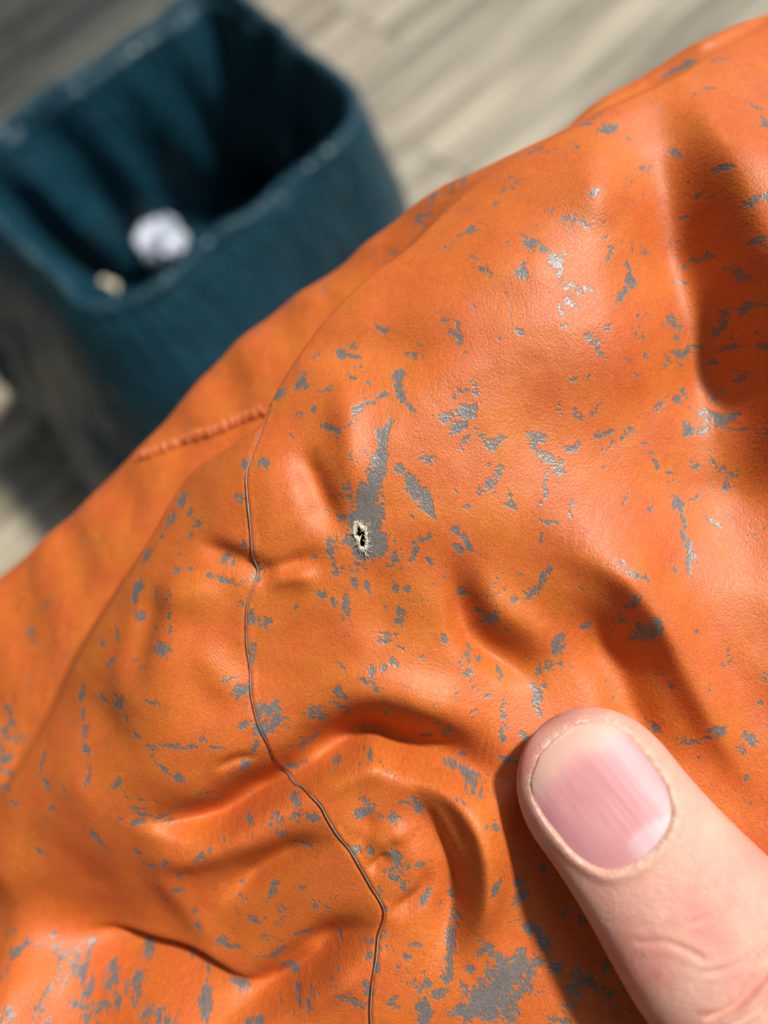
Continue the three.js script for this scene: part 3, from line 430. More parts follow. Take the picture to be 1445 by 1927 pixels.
zoomed(0, 900, 2.408, [[130, 700, 24, 30, 70, 0.5], [140, 745, 20, 16, 60, 0.4], [50, 1070, 70, 18, 40, 0.45], [35, 1125, 70, 14, -40, 0.5], [40, 1060, 40, 14, 20, 0.5], [30, 1270, 40, 18, -30, 0.55], [20, 1220, 40, 16, 0, 0.35], [30, 1330, 40, 16, 30, 0.35], [10, 1410, 24, 20, 30, 0.6], [230, 560, 40, 20, -30, 0.15], [60, 1180, 60, 20, 0, 0.2]], wearBack);
zoomed(0, 1400, 2.408, [
  [30, 200, 20, 14, 30, 0.5], [60, 262, 40, 12, 0, 0.35], [240, 293, 30, 10, 0, 0.2], [420, 415, 34, 14, 50, 0.85], [455, 455, 44, 10, 50, 0.5], [500, 505, 50, 6, 48, 0.3], [190, 495, 30, 12, 20, 0.55], [535, 350, 16, 10, 0, 0.5], [620, 362, 26, 12, -20, 0.6], [650, 330, 60, 14, 20, 0.45], [610, 300, 40, 8, 5, 0.5], [760, 315, 50, 14, -25, 0.5], [735, 355, 60, 8, 5, 0.45], [830, 290, 60, 8, -8, 0.35], [900, 262, 40, 8, 0, 0.4], [915, 228, 50, 9, 2, 0.6], [1000, 245, 50, 8, -5, 0.4], [1130, 232, 40, 9, -12, 0.5], [570, 250, 50, 8, 60, 0.2], [640, 260, 70, 6, 8, 0.3],
  [1350, 300, 20, 50, 0, 0.35], [1405, 330, 34, 18, 20, 0.5], [1280, 400, 20, 34, 30, 0.3], [1370, 445, 60, 12, -5, 0.55], [1260, 350, 40, 26, 0, 0.25], [1320, 240, 24, 12, -30, 0.35], [1150, 310, 20, 10, 0, 0.3],
  [620, 490, 20, 14, 20, 0.6], [665, 552, 40, 14, 10, 0.5], [745, 548, 26, 18, -30, 0.5], [910, 515, 44, 16, -35, 0.5], [825, 590, 30, 14, -40, 0.5], [800, 665, 30, 9, 0, 0.4], [735, 708, 36, 9, 5, 0.7], [700, 650, 14, 8, 30, 0.4], [880, 760, 24, 12, 20, 0.35], [905, 840, 30, 22, 60, 0.5], [1100, 640, 14, 40, 0, 0.3], [1095, 690, 20, 14, 0, 0.35], [1225, 690, 44, 16, -55, 0.65], [1235, 640, 26, 12, -20, 0.3], [1280, 750, 24, 30, 0, 0.5], [1140, 795, 24, 12, -20, 0.35], [1165, 815, 20, 9, 0, 0.35], [1210, 875, 44, 14, -25, 0.45], [1260, 940, 44, 20, -40, 0.55], [1045, 915, 54, 10, -5, 0.7], [1165, 970, 44, 12, -15, 0.3], [1335, 1010, 60, 26, 30, 0.5], [1370, 860, 50, 14, -10, 0.45], [1430, 860, 24, 10, 0, 0.4], [1180, 1035, 10, 10, 0, 0.7], [1095, 1085, 44, 24, 20, 0.6], [1410, 1050, 20, 40, 30, 0.3], [1190, 1165, 44, 14, -25, 0.6], [1150, 1180, 30, 8, 0, 0.5], [1430, 490, 14, 10, 0, 0.5], [1430, 730, 16, 20, 0, 0.5], [1000, 890, 40, 14, -20, 0.2], [1370, 655, 14, 9, 0, 0.3],
  [670, 965, 24, 10, 60, 0.4], [945, 1140, 34, 34, -30, 0.65], [910, 1075, 54, 9, 45, 0.5], [840, 1025, 50, 7, 40, 0.3],
  [90, 930, 44, 20, -60, 0.5], [50, 950, 34, 14, -20, 0.3], [35, 1040, 30, 14, -10, 0.3], [40, 855, 20, 12, 0, 0.3], [385, 985, 26, 60, -10, 0.55], [370, 1030, 40, 26, 30, 0.55], [340, 990, 70, 26, -30, 0.3], [300, 1000, 40, 60, 0, 0.3], [155, 1065, 34, 26, 40, 0.4], [255, 1120, 24, 50, 0, 0.45], [275, 1160, 44, 14, 20, 0.4], [400, 1110, 26, 30, 40, 0.55], [345, 1165, 24, 16, 0, 0.5], [400, 1170, 50, 14, -20, 0.35], [500, 1080, 30, 34, 30, 0.45], [500, 1020, 20, 40, 0, 0.35], [530, 1150, 26, 24, 20, 0.6], [630, 1060, 40, 40, 60, 0.45], [620, 1020, 20, 40, 0, 0.4], [410, 1230, 70, 18, -10, 0.4], [210, 1240, 14, 40, 0, 0.5], [290, 1190, 18, 18, 0, 0.4], [740, 1200, 20, 40, 0, 0.45], [820, 1220, 60, 40, 10, 0.45], [820, 1250, 60, 18, 0, 0.5], [940, 1250, 14, 14, 0, 0.6], [90, 1250, 24, 14, 30, 0.4], [580, 1110, 40, 20, 0, 0.2], [700, 1110, 60, 30, 20, 0.2], [230, 870, 60, 20, 40, 0.2], [650, 1180, 60, 20, 0, 0.2], [150, 1160, 60, 20, 30, 0.2], [480, 1190, 60, 16, -30, 0.3],
]);
zoomed(400, 1200, 2.408, [
  [780, 10, 34, 18, 0, 0.8], [850, 48, 18, 10, 20, 0.5], [820, 115, 26, 16, 10, 0.7], [720, 155, 30, 22, 60, 0.6], [765, 135, 24, 14, -50, 0.5], [580, 120, 30, 12, 20, 0.35], [590, 140, 20, 10, 0, 0.35], [735, 225, 30, 14, 50, 0.55], [690, 200, 20, 14, 0, 0.4], [570, 245, 30, 16, 80, 0.5], [595, 265, 20, 14, 0, 0.4], [580, 310, 34, 14, 20, 0.4], [470, 340, 44, 40, 50, 0.6], [440, 320, 20, 18, 0, 0.4], [945, 95, 12, 10, 0, 0.5], [1050, 20, 30, 14, 60, 0.55], [1205, 90, 24, 12, 40, 0.7], [1160, 40, 20, 10, 30, 0.4], [1300, 150, 24, 14, 90, 0.65], [1150, 130, 20, 50, 0, 0.2], [1160, 190, 40, 10, 60, 0.4], [1190, 240, 30, 10, 60, 0.4], [1100, 250, 20, 10, 60, 0.4], [1250, 260, 30, 14, 0, 0.25], [1320, 300, 20, 14, 60, 0.6], [1320, 355, 24, 14, 60, 0.7],
  [1060, 425, 34, 22, 100, 0.85], [1020, 390, 24, 12, 30, 0.6], [1010, 330, 24, 12, 60, 0.4], [965, 440, 24, 16, 0, 0.45], [800, 345, 50, 14, 40, 0.25], [760, 325, 40, 10, 0, 0.3], [1130, 530, 24, 9, 0, 0.55], [1180, 350, 30, 14, -40, 0.3], [570, 520, 24, 14, 0, 0.7], [710, 465, 24, 11, 10, 0.65], [690, 400, 24, 9, 0, 0.5], [670, 540, 20, 9, -10, 0.4], [400, 475, 34, 26, 30, 0.5], [455, 450, 40, 16, -40, 0.5], [400, 460, 24, 12, 20, 0.5], [1320, 440, 14, 40, 0, 0.3], [1345, 550, 50, 22, 0, 0.5], [1400, 450, 20, 24, 0, 0.5],
  [690, 790, 50, 20, -30, 0.65], [700, 760, 40, 12, 60, 0.5], [680, 740, 20, 10, 30, 0.5], [745, 810, 24, 9, 0, 0.5], [660, 800, 24, 12, 0, 0.5], [820, 830, 34, 18, 80, 0.65], [840, 820, 20, 12, 0, 0.4], [850, 760, 34, 14, 0, 0.45], [880, 760, 14, 9, 0, 0.4], [900, 720, 34, 16, 30, 0.5], [935, 770, 40, 18, 70, 0.55], [715, 965, 24, 14, 30, 0.65], [640, 940, 30, 14, 20, 0.6], [650, 965, 24, 10, 0, 0.4], [840, 1000, 54, 26, 45, 0.6], [820, 1070, 40, 30, 40, 0.45], [870, 1120, 30, 24, 40, 0.35], [935, 1030, 34, 14, 40, 0.55], [790, 1220, 24, 16, 0, 0.5], [960, 1190, 34, 16, -60, 0.65], [755, 1140, 24, 14, 60, 0.3], [1180, 690, 80, 26, 30, 0.45], [1135, 740, 34, 14, 0, 0.4], [1190, 650, 60, 16, 20, 0.35], [1285, 855, 26, 14, 60, 0.5],
  [1090, 1170, 14, 50, -10, 0.5], [1095, 1260, 20, 60, 0, 0.65], [1080, 1380, 22, 70, 8, 0.85], [1075, 1470, 20, 60, 0, 0.75], [1060, 1540, 34, 34, 20, 0.35], [1165, 1500, 22, 24, 60, 0.6], [1280, 1135, 20, 30, 0, 0.6], [1390, 1170, 34, 34, 60, 0.55], [1400, 1100, 30, 24, 0, 0.4], [1330, 1030, 12, 9, 0, 0.4], [1230, 1390, 40, 16, 50, 0.5], [1270, 1450, 40, 14, 60, 0.4], [1420, 1310, 30, 18, 20, 0.6], [1370, 1290, 40, 12, 20, 0.4], [930, 1395, 34, 10, 0, 0.45], [880, 1440, 20, 10, 0, 0.45], [838, 1475, 12, 12, 0, 0.6], [710, 1380, 24, 12, -20, 0.5], [760, 1370, 14, 26, 0, 0.5], [710, 1440, 16, 14, 0, 0.5], [740, 1490, 14, 30, 0, 0.5], [580, 1340, 10, 30, -10, 0.6], [700, 1580, 24, 34, -40, 0.4], [690, 1600, 60, 16, -20, 0.35], [570, 1630, 24, 12, 0, 0.45], [645, 1655, 60, 20, 10, 0.5], [770, 1330, 14, 16, 0, 0.4], [620, 1450, 14, 10, 0, 0.3], [820, 1645, 26, 26, 0, 0.4], [950, 1560, 50, 30, 90, 0.25],
  [955, 1690, 34, 50, 0, 0.85], [1030, 1610, 40, 18, -20, 0.65], [925, 1560, 24, 18, 0, 0.3], [1310, 1540, 90, 70, -40, 0.85], [1250, 1640, 110, 60, -10, 0.8], [1180, 1690, 90, 40, -10, 0.85], [1340, 1680, 40, 60, 0, 0.65], [1400, 1480, 60, 40, -30, 0.6], [1340, 1470, 60, 20, -30, 0.6], [1420, 1560, 40, 60, 60, 0.45], [1150, 1590, 30, 24, 0, 0.5],
]);
zoomed(900, 1250, 2.651, [
  [300, 180, 26, 40, 0, 0.55], [290, 105, 34, 10, 20, 0.4], [125, 205, 14, 16, 60, 0.6], [125, 262, 18, 14, 60, 0.7], [100, 40, 12, 24, 0, 0.5], [1195, 330, 40, 34, 20, 0.8], [1345, 370, 44, 22, 40, 0.7], [1310, 420, 30, 20, 60, 0.6], [1070, 375, 60, 24, -20, 0.4], [870, 305, 40, 20, 40, 0.4], [1155, 120, 12, 16, 0, 0.6], [1430, 70, 20, 24, 30, 0.6], [1400, 195, 14, 12, 0, 0.6], [1340, 570, 14, 30, 0, 0.3], [1090, 455, 14, 9, 0, 0.4],
  [90, 1110, 24, 30, 80, 0.4], [210, 1140, 34, 60, 20, 0.45], [200, 1090, 24, 30, 0, 0.35], [330, 1020, 34, 24, 30, 0.55], [430, 1240, 20, 24, 40, 0.45], [510, 1280, 24, 16, 30, 0.4], [270, 1320, 60, 24, 10, 0.65], [240, 1310, 30, 18, 0, 0.7], [330, 1390, 60, 20, 60, 0.5], [300, 1340, 50, 26, 20, 0.5], [210, 1435, 24, 16, 0, 0.6], [380, 1465, 40, 14, 30, 0.5], [30, 1420, 24, 44, 30, 0.5], [100, 1440, 40, 20, 60, 0.3],
  [140, 1560, 110, 50, -20, 0.85], [60, 1650, 80, 70, -20, 0.8], [170, 1630, 50, 60, 20, 0.7], [190, 1500, 60, 30, -10, 0.6], [270, 1490, 70, 20, -10, 0.55], [330, 1490, 60, 20, 30, 0.5], [390, 1500, 40, 20, 60, 0.4], [540, 1570, 70, 34, 30, 0.75], [480, 1590, 40, 34, -50, 0.55], [450, 1630, 50, 16, -60, 0.5], [490, 1640, 20, 20, 0, 0.5], [60, 1750, 80, 34, 0, 0.65], [130, 1700, 40, 40, 0, 0.6], [390, 1770, 60, 20, 10, 0.55], [340, 1745, 30, 20, 0, 0.4], [640, 1510, 40, 16, -60, 0.5], [720, 1730, 30, 24, 0, 0.3], [440, 1700, 50, 20, -30, 0.3],
]);
// scuffs of the deeper layer and the back lobe at the top
zoomed(685, 0, 1.901, [[250, 705, 34, 20, -30, 0.45], [345, 645, 34, 22, -50, 0.4], [205, 780, 44, 24, -60, 0.4], [180, 820, 30, 12, -60, 0.3], [1140, 240, 34, 20, -30, 0.65], [1090, 265, 34, 12, -25, 0.5], [100, 910, 30, 14, -40, 0.2]], wearBack);
zoomed(685, 0, 1.901, [[820, 420, 50, 10, -30, 0.45], [710, 530, 60, 7, 5, 0.4], [600, 540, 40, 10, -20, 0.4], [1270, 212, 30, 8, 0, 0.5], [1370, 232, 14, 6, 20, 0.4], [800, 440, 24, 8, -10, 0.4]]);
// faint scattered flecks, in loose clusters
{ const r = rng(5); for (let i = 0; i < 190; i++) { const px = r() * W, py = 120 + r() * 1800, n = 3 + Math.floor(9 * r()), sp = 10 + 45 * r(); for (let k = 0; k < n; k++) scuff(px + (r() + r() - 1) * sp, py + (r() + r() - 1) * sp, 1.5 + 4 * r() * r(), 1.2 + 2.2 * r() * r(), r() * 180, 0.3 + 0.3 * r()); } }
console.log('wear');

const colData = new Uint8Array(TS * TS * 4), mrData = new Uint8Array(TS * TS * 4), buData = new Uint8Array(TS * TS * 4);
const seamRight = new Uint8Array(0);
for (let v = 0; v < TS; v++) for (let u = 0; u < TS; u++) {
  const k = (v * TS + u) * 4, x = X0 + (u + 0.5) * MMX, y = Y0 + (v + 0.5) * MMY, w = wear[v * TS + u];
  const g1 = hash(u, v), g2 = vn(u / 2.1, v / 1.9), g3 = fbm(x / 6 + 11, y / 6, 3), g4 = fbm(x / 1.4, y / 1.4 + 31, 2);
  // coat: orange with a redder or yellower cloudiness and a fine grain; below it grey
  const m = 0.97 + 0.07 * (g1 - 0.5) + 0.11 * (g2 - 0.5) + 0.05 * (g4 - 0.5), t = g3 - 0.5;
  const o = [199 * m + 6 * t, (101 + 20 * t) * m, (40 - 4 * t) * m], gr = 0.86 + 0.24 * g2 + 0.06 * g1, gy2 = [112 * gr, 105 * gr, 102 * gr];
  colData[k] = lerp(o[0], gy2[0], w); colData[k + 1] = lerp(o[1], gy2[1], w); colData[k + 2] = lerp(o[2], gy2[2], w); colData[k + 3] = 255;
  const rough = lerp(0.53 + 0.18 * (g2 - 0.5), 0.40 + 0.16 * (g1 - 0.5), w);
  mrData[k] = 255; mrData[k + 1] = 255 * rough; mrData[k + 2] = 255 * lerp(0.0, 0.08, w); mrData[k + 3] = 255;
  // relief: grain everywhere, the weave shows through left of the seam
  let weave = 0;
  if (x < -4) { let d = -9; if (y < 12) d = seamDist(x, y)[0]; if (d < 0) weave = 0.5 + 0.25 * Math.sin((y * 0.97 - x * 0.26) * 6.283 / 0.42) + 0.25 * Math.sin((x * 0.97 + y * 0.26) * 6.283 / 0.5 + 2.5 * Math.round((y * 0.97 - x * 0.26) / 0.42)); }
  const hgt = 0.62 + 0.14 * (g1 - 0.5) + 0.26 * (g2 - 0.5) + 0.14 * (weave ? weave - 0.5 : 0) - 0.22 * w;
  buData[k] = buData[k + 1] = buData[k + 2] = 255 * clamp(hgt); buData[k + 3] = 255;
}
const tex = (d, srgb) => { const t = new THREE.DataTexture(d, TS, TS); t.magFilter = t.minFilter = THREE.LinearFilter; t.needsUpdate = true; if (srgb) t.colorSpace = THREE.SRGBColorSpace; return t; };
const mrTex = tex(mrData);
const coat = new THREE.MeshPhysicalMaterial({ map: tex(colData, true), roughnessMap: mrTex, metalnessMap: mrTex, roughness: 1, metalness: 1, bumpMap: tex(buData), bumpScale: 0.00016, side: THREE.DoubleSide, specularIntensity: 0.85 });
{
  const p = [], uv = [], ix = [], id = new Int32Array((NX + 1) * (NY + 1)).fill(-1);
  for (let j = 0; j <= NY; j++) for (let i = 0; i <= NX; i++) { const k = j * (NX + 1) + i; if (mask[k]) continue; id[k] = p.length / 3; p.push(gx(i) / 1000, gy(j) / 1000, hz[k] / 1000); uv.push(i / NX, j / NY); }
  for (let j = 0; j < NY; j++) for (let i = 0; i < NX; i++) {
    const k = j * (NX + 1) + i, a = id[k], b = id[k + 1], c = id[k + NX + 2], d = id[k + NX + 1];
    if (a < 0 || b < 0 || c < 0 || d < 0) continue;
    const x = gx(i + 0.5), y = gy(j + 0.5); if (Math.abs(x - HOLE[0][0]) < 6 && Math.abs(y - HOLE[0][1]) < 8 && inside(HOLE, x, y)) continue;
    ix.push(a, b, c, a, c, d);
  }
  const g = new THREE.BufferGeometry(); g.setAttribute('position', new THREE.BufferAttribute(new Float32Array(p), 3)); g.setAttribute('uv', new THREE.BufferAttribute(new Float32Array(uv), 2)); g.setIndex(ix); g.computeVertexNormals();
  mesh('coated_panel', g, coat, cloth);
}
console.log('cloth');
// seam edge: the cut edge of the overlapping panel, rubbed grey
{
  const c = new THREE.CatmullRomCurve3(SEAM.map(([x, y]) => new THREE.Vector3(x + 0.02, y, final(x + 0.25, y) - 0.20).multiplyScalar(0.001)), false, 'centripetal');
  const N = 900, M = 10, fr = c.computeFrenetFrames(N, false), colr = [];
  const up = new THREE.Vector3(0, 0, 1);
  const g = gridGeo(M, N, (u, v) => {
    const i = Math.round(v * N), q = c.getPointAt(v), tan = fr.tangents[i], s = new THREE.Vector3().crossVectors(tan, up).normalize(), n2 = new THREE.Vector3().crossVectors(s, tan), a = u * 6.2832, r = 0.00011 * (0.75 + 0.6 * fbm(v * 90, u * 2, 2)) * (0.35 + 0.65 * sstep(0, 0.03, v));
    return [q.x + (s.x * Math.cos(a) + n2.x * Math.sin(a)) * r, q.y + (s.y * Math.cos(a) + n2.y * Math.sin(a)) * r, q.z + (s.z * Math.cos(a) + n2.z * Math.sin(a)) * r];
  }, { closeU: true });
  const col = new Float32Array((M + 1) * (N + 1) * 3), grey = lin(128, 124, 120), org = lin(176, 84, 34);
  for (let j = 0; j <= N; j++) for (let i = 0; i <= M; i++) { const w = sstep(0.36, 0.5, fbm(j / N * 70, (i % M) * 0.25, 3)), k = j * (M + 1) + i, b = 0.75 + 0.5 * hash(i % M, j); col.set([lerp(org.r, grey.r * b, w), lerp(org.g, grey.g * b, w), lerp(org.b, grey.b * b, w)], k * 3); }
  g.setAttribute('color', new THREE.BufferAttribute(col, 3));
  const o = mesh('seam_edge', g, new THREE.MeshStandardMaterial({ vertexColors: true, roughness: 0.5 }), cloth); o.userData.label = 'cut seam edge with the orange rubbed down to grey';
}
// puckered seam on the deeper layer
{
  const pts = smoothLine(place(final, [[498, 772], [470, 784], [440, 796], [400, 812], [350, 828], [300, 848], [262, 862]]), 8), c = new THREE.CatmullRomCurve3(pts.map(([x, y]) => new THREE.Vector3(x, y, final(x, y) + 0.15).multiplyScalar(0.001)), false, 'centripetal');
  const N = 300, M = 10, up = new THREE.Vector3(0, 0, 1);
  const g = gridGeo(M, N, (u, v) => { const q = c.getPointAt(v), tan = c.getTangentAt(v), s = new THREE.Vector3().crossVectors(tan, up).normalize(), n2 = new THREE.Vector3().crossVectors(s, tan), a = u * 6.2832, r = 0.0008 * (0.55 + 0.9 * fbm(v * 46, 2 + Math.cos(a) * 0.7, 3)); return [q.x + (s.x * Math.cos(a) * 1.5 + n2.x * Math.sin(a)) * r, q.y + (s.y * Math.cos(a) * 1.5 + n2.y * Math.sin(a)) * r, q.z + n2.z * Math.sin(a) * r]; }, { closeU: true });
  mesh('puckered_seam', g, new THREE.MeshStandardMaterial({ color: lin(196, 104, 52), roughness: 0.55 }), cloth).userData.label = 'puckered brownish seam of the deeper fold';
}
// the torn hole: a ragged off-white fringe and loose fibres
{
  const r = rng(21), fringe = new THREE.MeshStandardMaterial({ color: lin(206, 198, 176), roughness: 0.85 });
  const cx = HOLE.reduce((s, p) => s + p[0], 0) / HOLE.length, cy = HOLE.reduce((s, p) => s + p[1], 0) / HOLE.length;
  const at = (P, u) => { const f = (u % 1) * P.length, i = Math.floor(f) % P.length, j = (i + 1) % P.length, t = f - Math.floor(f); return [lerp(P[i][0], P[j][0], t), lerp(P[i][1], P[j][1], t)]; };
  const ringG = gridGeo(220, 12, (u, v) => {
    const a = at(HOLE, u % 1), b = at(RIM, u % 1), k = fbm((u % 1) * 44 + 3, 1, 3), ox = (k - 0.5) * 0.9, s = lerp(-0.25 - 0.35 * k, 0.55 + 0.55 * (k - 0.3), v);
    const x = lerp(a[0], b[0], s) + ox * 0.2, y = lerp(a[1], b[1], s) + ox * 0.2, lump = Math.sin(Math.PI * clamp(v)) * (0.10 + 0.32 * fbm((u % 1) * 60, v * 5, 3));
    const z = final(x, y) + 0.05 + lump - (v < 0.2 ? (0.2 - v) * 3.5 : 0) - (v > 0.85 ? 0.15 : 0);
    return [x / 1000, y / 1000, z / 1000];
  }, { closeU: true });
  mesh('torn_edge', ringG, fringe, cloth).userData.label = 'ragged off-white torn edge of the hole';
  const tubes = [];
  for (let i = 0; i < 90; i++) {
    const u = r(), a = at(HOLE, u), b = at(RIM, u), s0 = -0.1 + 0.9 * r(), x = lerp(a[0], b[0], s0), y = lerp(a[1], b[1], s0), z = final(x, y) + 0.12, ang = Math.atan2(y - cy, x - cx) + (r() - 0.5) * 2.6 + (r() < 0.5 ? Math.PI : 0), L = 0.35 + 0.7 * r();
    const p = [new THREE.Vector3(x, y, z), new THREE.Vector3(x + Math.cos(ang) * L * 0.5, y + Math.sin(ang) * L * 0.5, z + 0.12 + 0.3 * r()), new THREE.Vector3(x + Math.cos(ang + r() - 0.5) * L, y + Math.sin(ang + r() - 0.5) * L, z + 0.25 * (r() - 0.4))].map((q) => q.multiplyScalar(0.001));
    tubes.push(new THREE.TubeGeometry(new THREE.CatmullRomCurve3(p), 6, 0.000032, 5));
  }
  const fib = mesh('loose_fibres', mergeGeometries(tubes), fringe, cloth); fib.userData.kind = 'stuff'; fib.userData.label = 'fine off-white fibres fraying from the hole';
}
// unseen rear layer of cloth, added so the hole falls dark; grey inner face
{
  const q = 7, p = [], ix = [], id = new Map();
  for (let j = 0; j <= NY; j += q) for (let i = 0; i <= NX; i += q) { const k = j * (NX + 1) + i; if (mask[k] || hz[k] < -90) continue; id.set(k, p.length / 3); p.push(gx(i) / 1000, gy(j) / 1000, (hz[k] - 9 - 2 * fbm(gx(i) / 25, gy(j) / 25, 2)) / 1000); }
  for (let j = 0; j + q <= NY; j += q) for (let i = 0; i + q <= NX; i += q) { const k = j * (NX + 1) + i, c = [k, k + q, k + q + q * (NX + 1), k + q * (NX + 1)].map((m) => id.get(m)); if (c.includes(undefined)) continue; ix.push(c[0], c[1], c[2], c[0], c[2], c[3]); }
  const g = new THREE.BufferGeometry(); g.setAttribute('position', new THREE.BufferAttribute(new Float32Array(p), 3)); g.setIndex(ix); g.computeVertexNormals();
  mesh('added_rear_panel', g, new THREE.MeshStandardMaterial({ color: lin(128, 124, 120), roughness: 0.8, side: THREE.DoubleSide }), cloth).userData.label = 'grey rear layer added to keep the hole dark';
}

// ---------------------------------------------------------------- the hand: thumb on the cloth, the fingers under it
{
  const hand = clothFrame(new THREE.Group()); hand.name = 'hand'; scene.add(hand);
  tag(hand, 'bare light-skinned hand pressing its thumb on the orange fabric', 'hand');
  const A = new THREE.Vector3(0.586, -0.771, 0.25).normalize(), Lr = new THREE.Vector3(0.796, 0.605, 0).normalize(), Dn = new THREE.Vector3().crossVectors(Lr, A).normalize();
  if (Dn.z < 0) Dn.negate();
  const T0 = new THREE.Vector3(22.4, -29.1, 7.6), KS = 1.12, KX = 1.08;
  // nail outline in thumb coordinates [s along from the tip, x across] in mm
  const NAIL = smoothLine([[2.6, -3.2], [2.1, 0], [2.5, 3.2], [4.2, 5.9], [7.2, 7.0], [11, 7.1], [14, 6.6], [16.2, 5.0], [17.2, 2.4], [17.5, 0], [17.3, -2.4], [16.4, -5.0], [14, -6.6], [11, -7.1], [7.2, -7.0], [4.4, -5.9], [2.6, -3.2]], 4).map((p) => [p[0] - 0.35 - 0.4 * sstep(3, 8, p[0]), p[1]]);
  const nailD = polyDist(NAIL), nailSD = (s, x) => { const d = Math.abs(nailD(s, x)[0]); return inside(NAIL, s, x) ? -d : d; };
  const wid = (s) => { const tip = s < 11 ? Math.sqrt(clamp(1 - ((11 - s) / 11) ** 2.3)) : 1; return tip * (9.9 + 0.5 * sstep(12, 26, s) + 1.3 * Math.exp(-(((s - 31) / 8) ** 2)) - 0.2 * sstep(36, 52, s) + 2.2 * sstep(48, 75, s)); };
  const dor = (s) => { const tip = s < 9 ? Math.sqrt(clamp(1 - ((9 - s) / 9) ** 2.2)) : 1; return tip * (5.6 + 1.9 * sstep(6, 24, s) + 1.6 * Math.exp(-(((s - 32) / 8) ** 2)) + 1.0 * sstep(45, 75, s)); };
  const ven = (s) => { const tip = s < 12 ? Math.sqrt(clamp(1 - ((12 - s) / 12) ** 2.1)) : 1; return tip * (8.0 + 0.8 * Math.exp(-(((s - 16) / 9) ** 2)) - 0.9 * Math.exp(-(((s - 31) / 4) ** 2)) + 3 * sstep(40, 75, s)); };
  // creases on the back of the thumb: [points (s, x)], depth, width
  const CREASES = [
    [[[26.2, -3.5], [27.4, 0.5], [27.6, 4.5], [26.6, 8.4]], 0.16, 0.28], [[[29.6, -6.4], [30.2, -2.5], [29.6, 2], [29.0, 6], [27.8, 10]], 0.42, 0.36], [[[31.4, -7.5], [32.3, -3], [32.3, 1.5], [31.3, 5.5], [30.6, 9.5]], 0.26, 0.32],
    [[[33.8, -8], [34.6, -3.5], [34.4, 1], [33.6, 5.5], [33.0, 9.5]], 0.40, 0.36], [[[36.4, -7], [37.3, -2], [36.8, 3], [35.8, 8]], 0.22, 0.35], [[[24.3, -1.5], [25.2, 2], [25.0, 6]], 0.09, 0.25], [[[28.2, 1], [28.6, 4], [28.0, 7]], 0.12, 0.25], [[[38.8, -7], [39.5, 0], [38.6, 7]], 0.3, 0.4],
    [[[23.2, -7.5], [24.8, -4], [26.0, -1.5]], 0.10, 0.4], [[[33, -2], [34, 2.5], [33.2, 4]], 0.12, 0.22], [[[31, -4.5], [31.5, 0], [30.8, 3]], 0.12, 0.2],
  ].map(([p, d, w]) => [polyDist(smoothLine(p.map(([a, b]) => [a + (a > 25.6 ? 1.8 : -0.5), b]), 4)), d, w]);
  const dorsal = (s, x) => {   // relief of the back of the thumb, mm
    let h = 0; const d = nailSD(s, x);
    const prox = sstep(8, 15, s), side = sstep(5.2, 7, Math.abs(x)) * sstep(4, 7, s);
    if (d < 0) h -= 0.55 * sstep(0, 0.5, -d);
    else { h += (0.42 * prox + 0.26 * side * (1 - prox)) * Math.exp(-(((d - 0.55) / 0.75) ** 2)) - 0.18 * Math.exp(-((d / 0.16) ** 2)); }
    if (s > 20) for (const [cd, dep, w] of CREASES) { const [e, t] = cd(s, x); if (Math.abs(e) < 4 * w) h += 1.5 * (-dep * Math.exp(-((e / w) ** 2)) + 0.45 * dep * Math.exp(-(((Math.abs(e) - 1.9 * w) / (1.3 * w)) ** 2))) * sstep(0, 0.15, t) * sstep(0, 0.15, 1 - t); }
    h += 0.10 * (fbm(s / 1.6, x / 2.6 + 9, 3) - 0.5) + 0.05 * (fbm(s / 0.35 + 5, x / 0.6, 2) - 0.5) * sstep(0, 0.6, d);
    return h;
  };
  const SMAX = 74, NS = 620, NT = 520;
  const sAt = (v) => (v < 0.35 ? 12 * (1 - Math.cos(v / 0.35 * Math.PI / 2)) : 12 + (v - 0.35) / 0.65 * (SMAX - 12));
  const skinPoint = (s, th) => {
    const c = Math.cos(th), q = Math.sin(th), w = wid(s), x = w * Math.sign(c) * Math.abs(c) ** 0.88, base = q >= 0 ? dor(s) * Math.abs(q) ** 0.92 : -ven(s) * Math.abs(q) ** 0.9;
    let z = base, k = 1;
    if (q > 0.05) { const r = dorsal(s, x) * sstep(0.05, 0.35, q) * sstep(0.6, 2.4, s); z += r * (0.4 + 0.6 * q); k += r * c * c * 0.04; }
    return [x * k, z];
  };
  const bend = (s) => { const e = Math.max(0, s - 34); return [0.010 * e * e, -0.006 * e * e]; };   // the thumb curves out of the frame towards the wrist
  const toCloth = (s, x, z) => { const [bl, bd] = bend(s); return T0.clone().addScaledVector(A, s * KS).addScaledVector(Lr, x * KX + bl).addScaledVector(Dn, z * KX + bd); };
  const colors = [];
  const skinG = gridGeo(NT, NS, (u, v) => {
    const s = sAt(v), th = (u % 1) * 6.283185, [x, z] = skinPoint(s, th), p = toCloth(s, x, z);
    // skin: pinker round the nail and over the joint, creamier between, with mottling
    const top = Math.sin(th) > 0, d = top ? nailSD(s, x) : 5, m = fbm(s / 3.2 + 4, x / 3.2 + (top ? 0 : 30), 3), m2 = fbm(s / 0.9, x / 0.9 + 60, 2);
    let pink = 0.42 + 0.9 * (m - 0.5) + 0.25 * Math.exp(-(((s - 25) / 5) ** 2)) + 0.2 * (m2 - 0.5);
    if (s < 3.2) pink += 0.35;
    const rim = top && d > 0 && d < 0.8 ? (1 - d / 0.8) * sstep(0.45, 0.6, fbm(s / 0.5 + 9, x / 0.5, 2)) * 0.8 : 0;   // dry pale cuticle skin
    pink = clamp(pink);
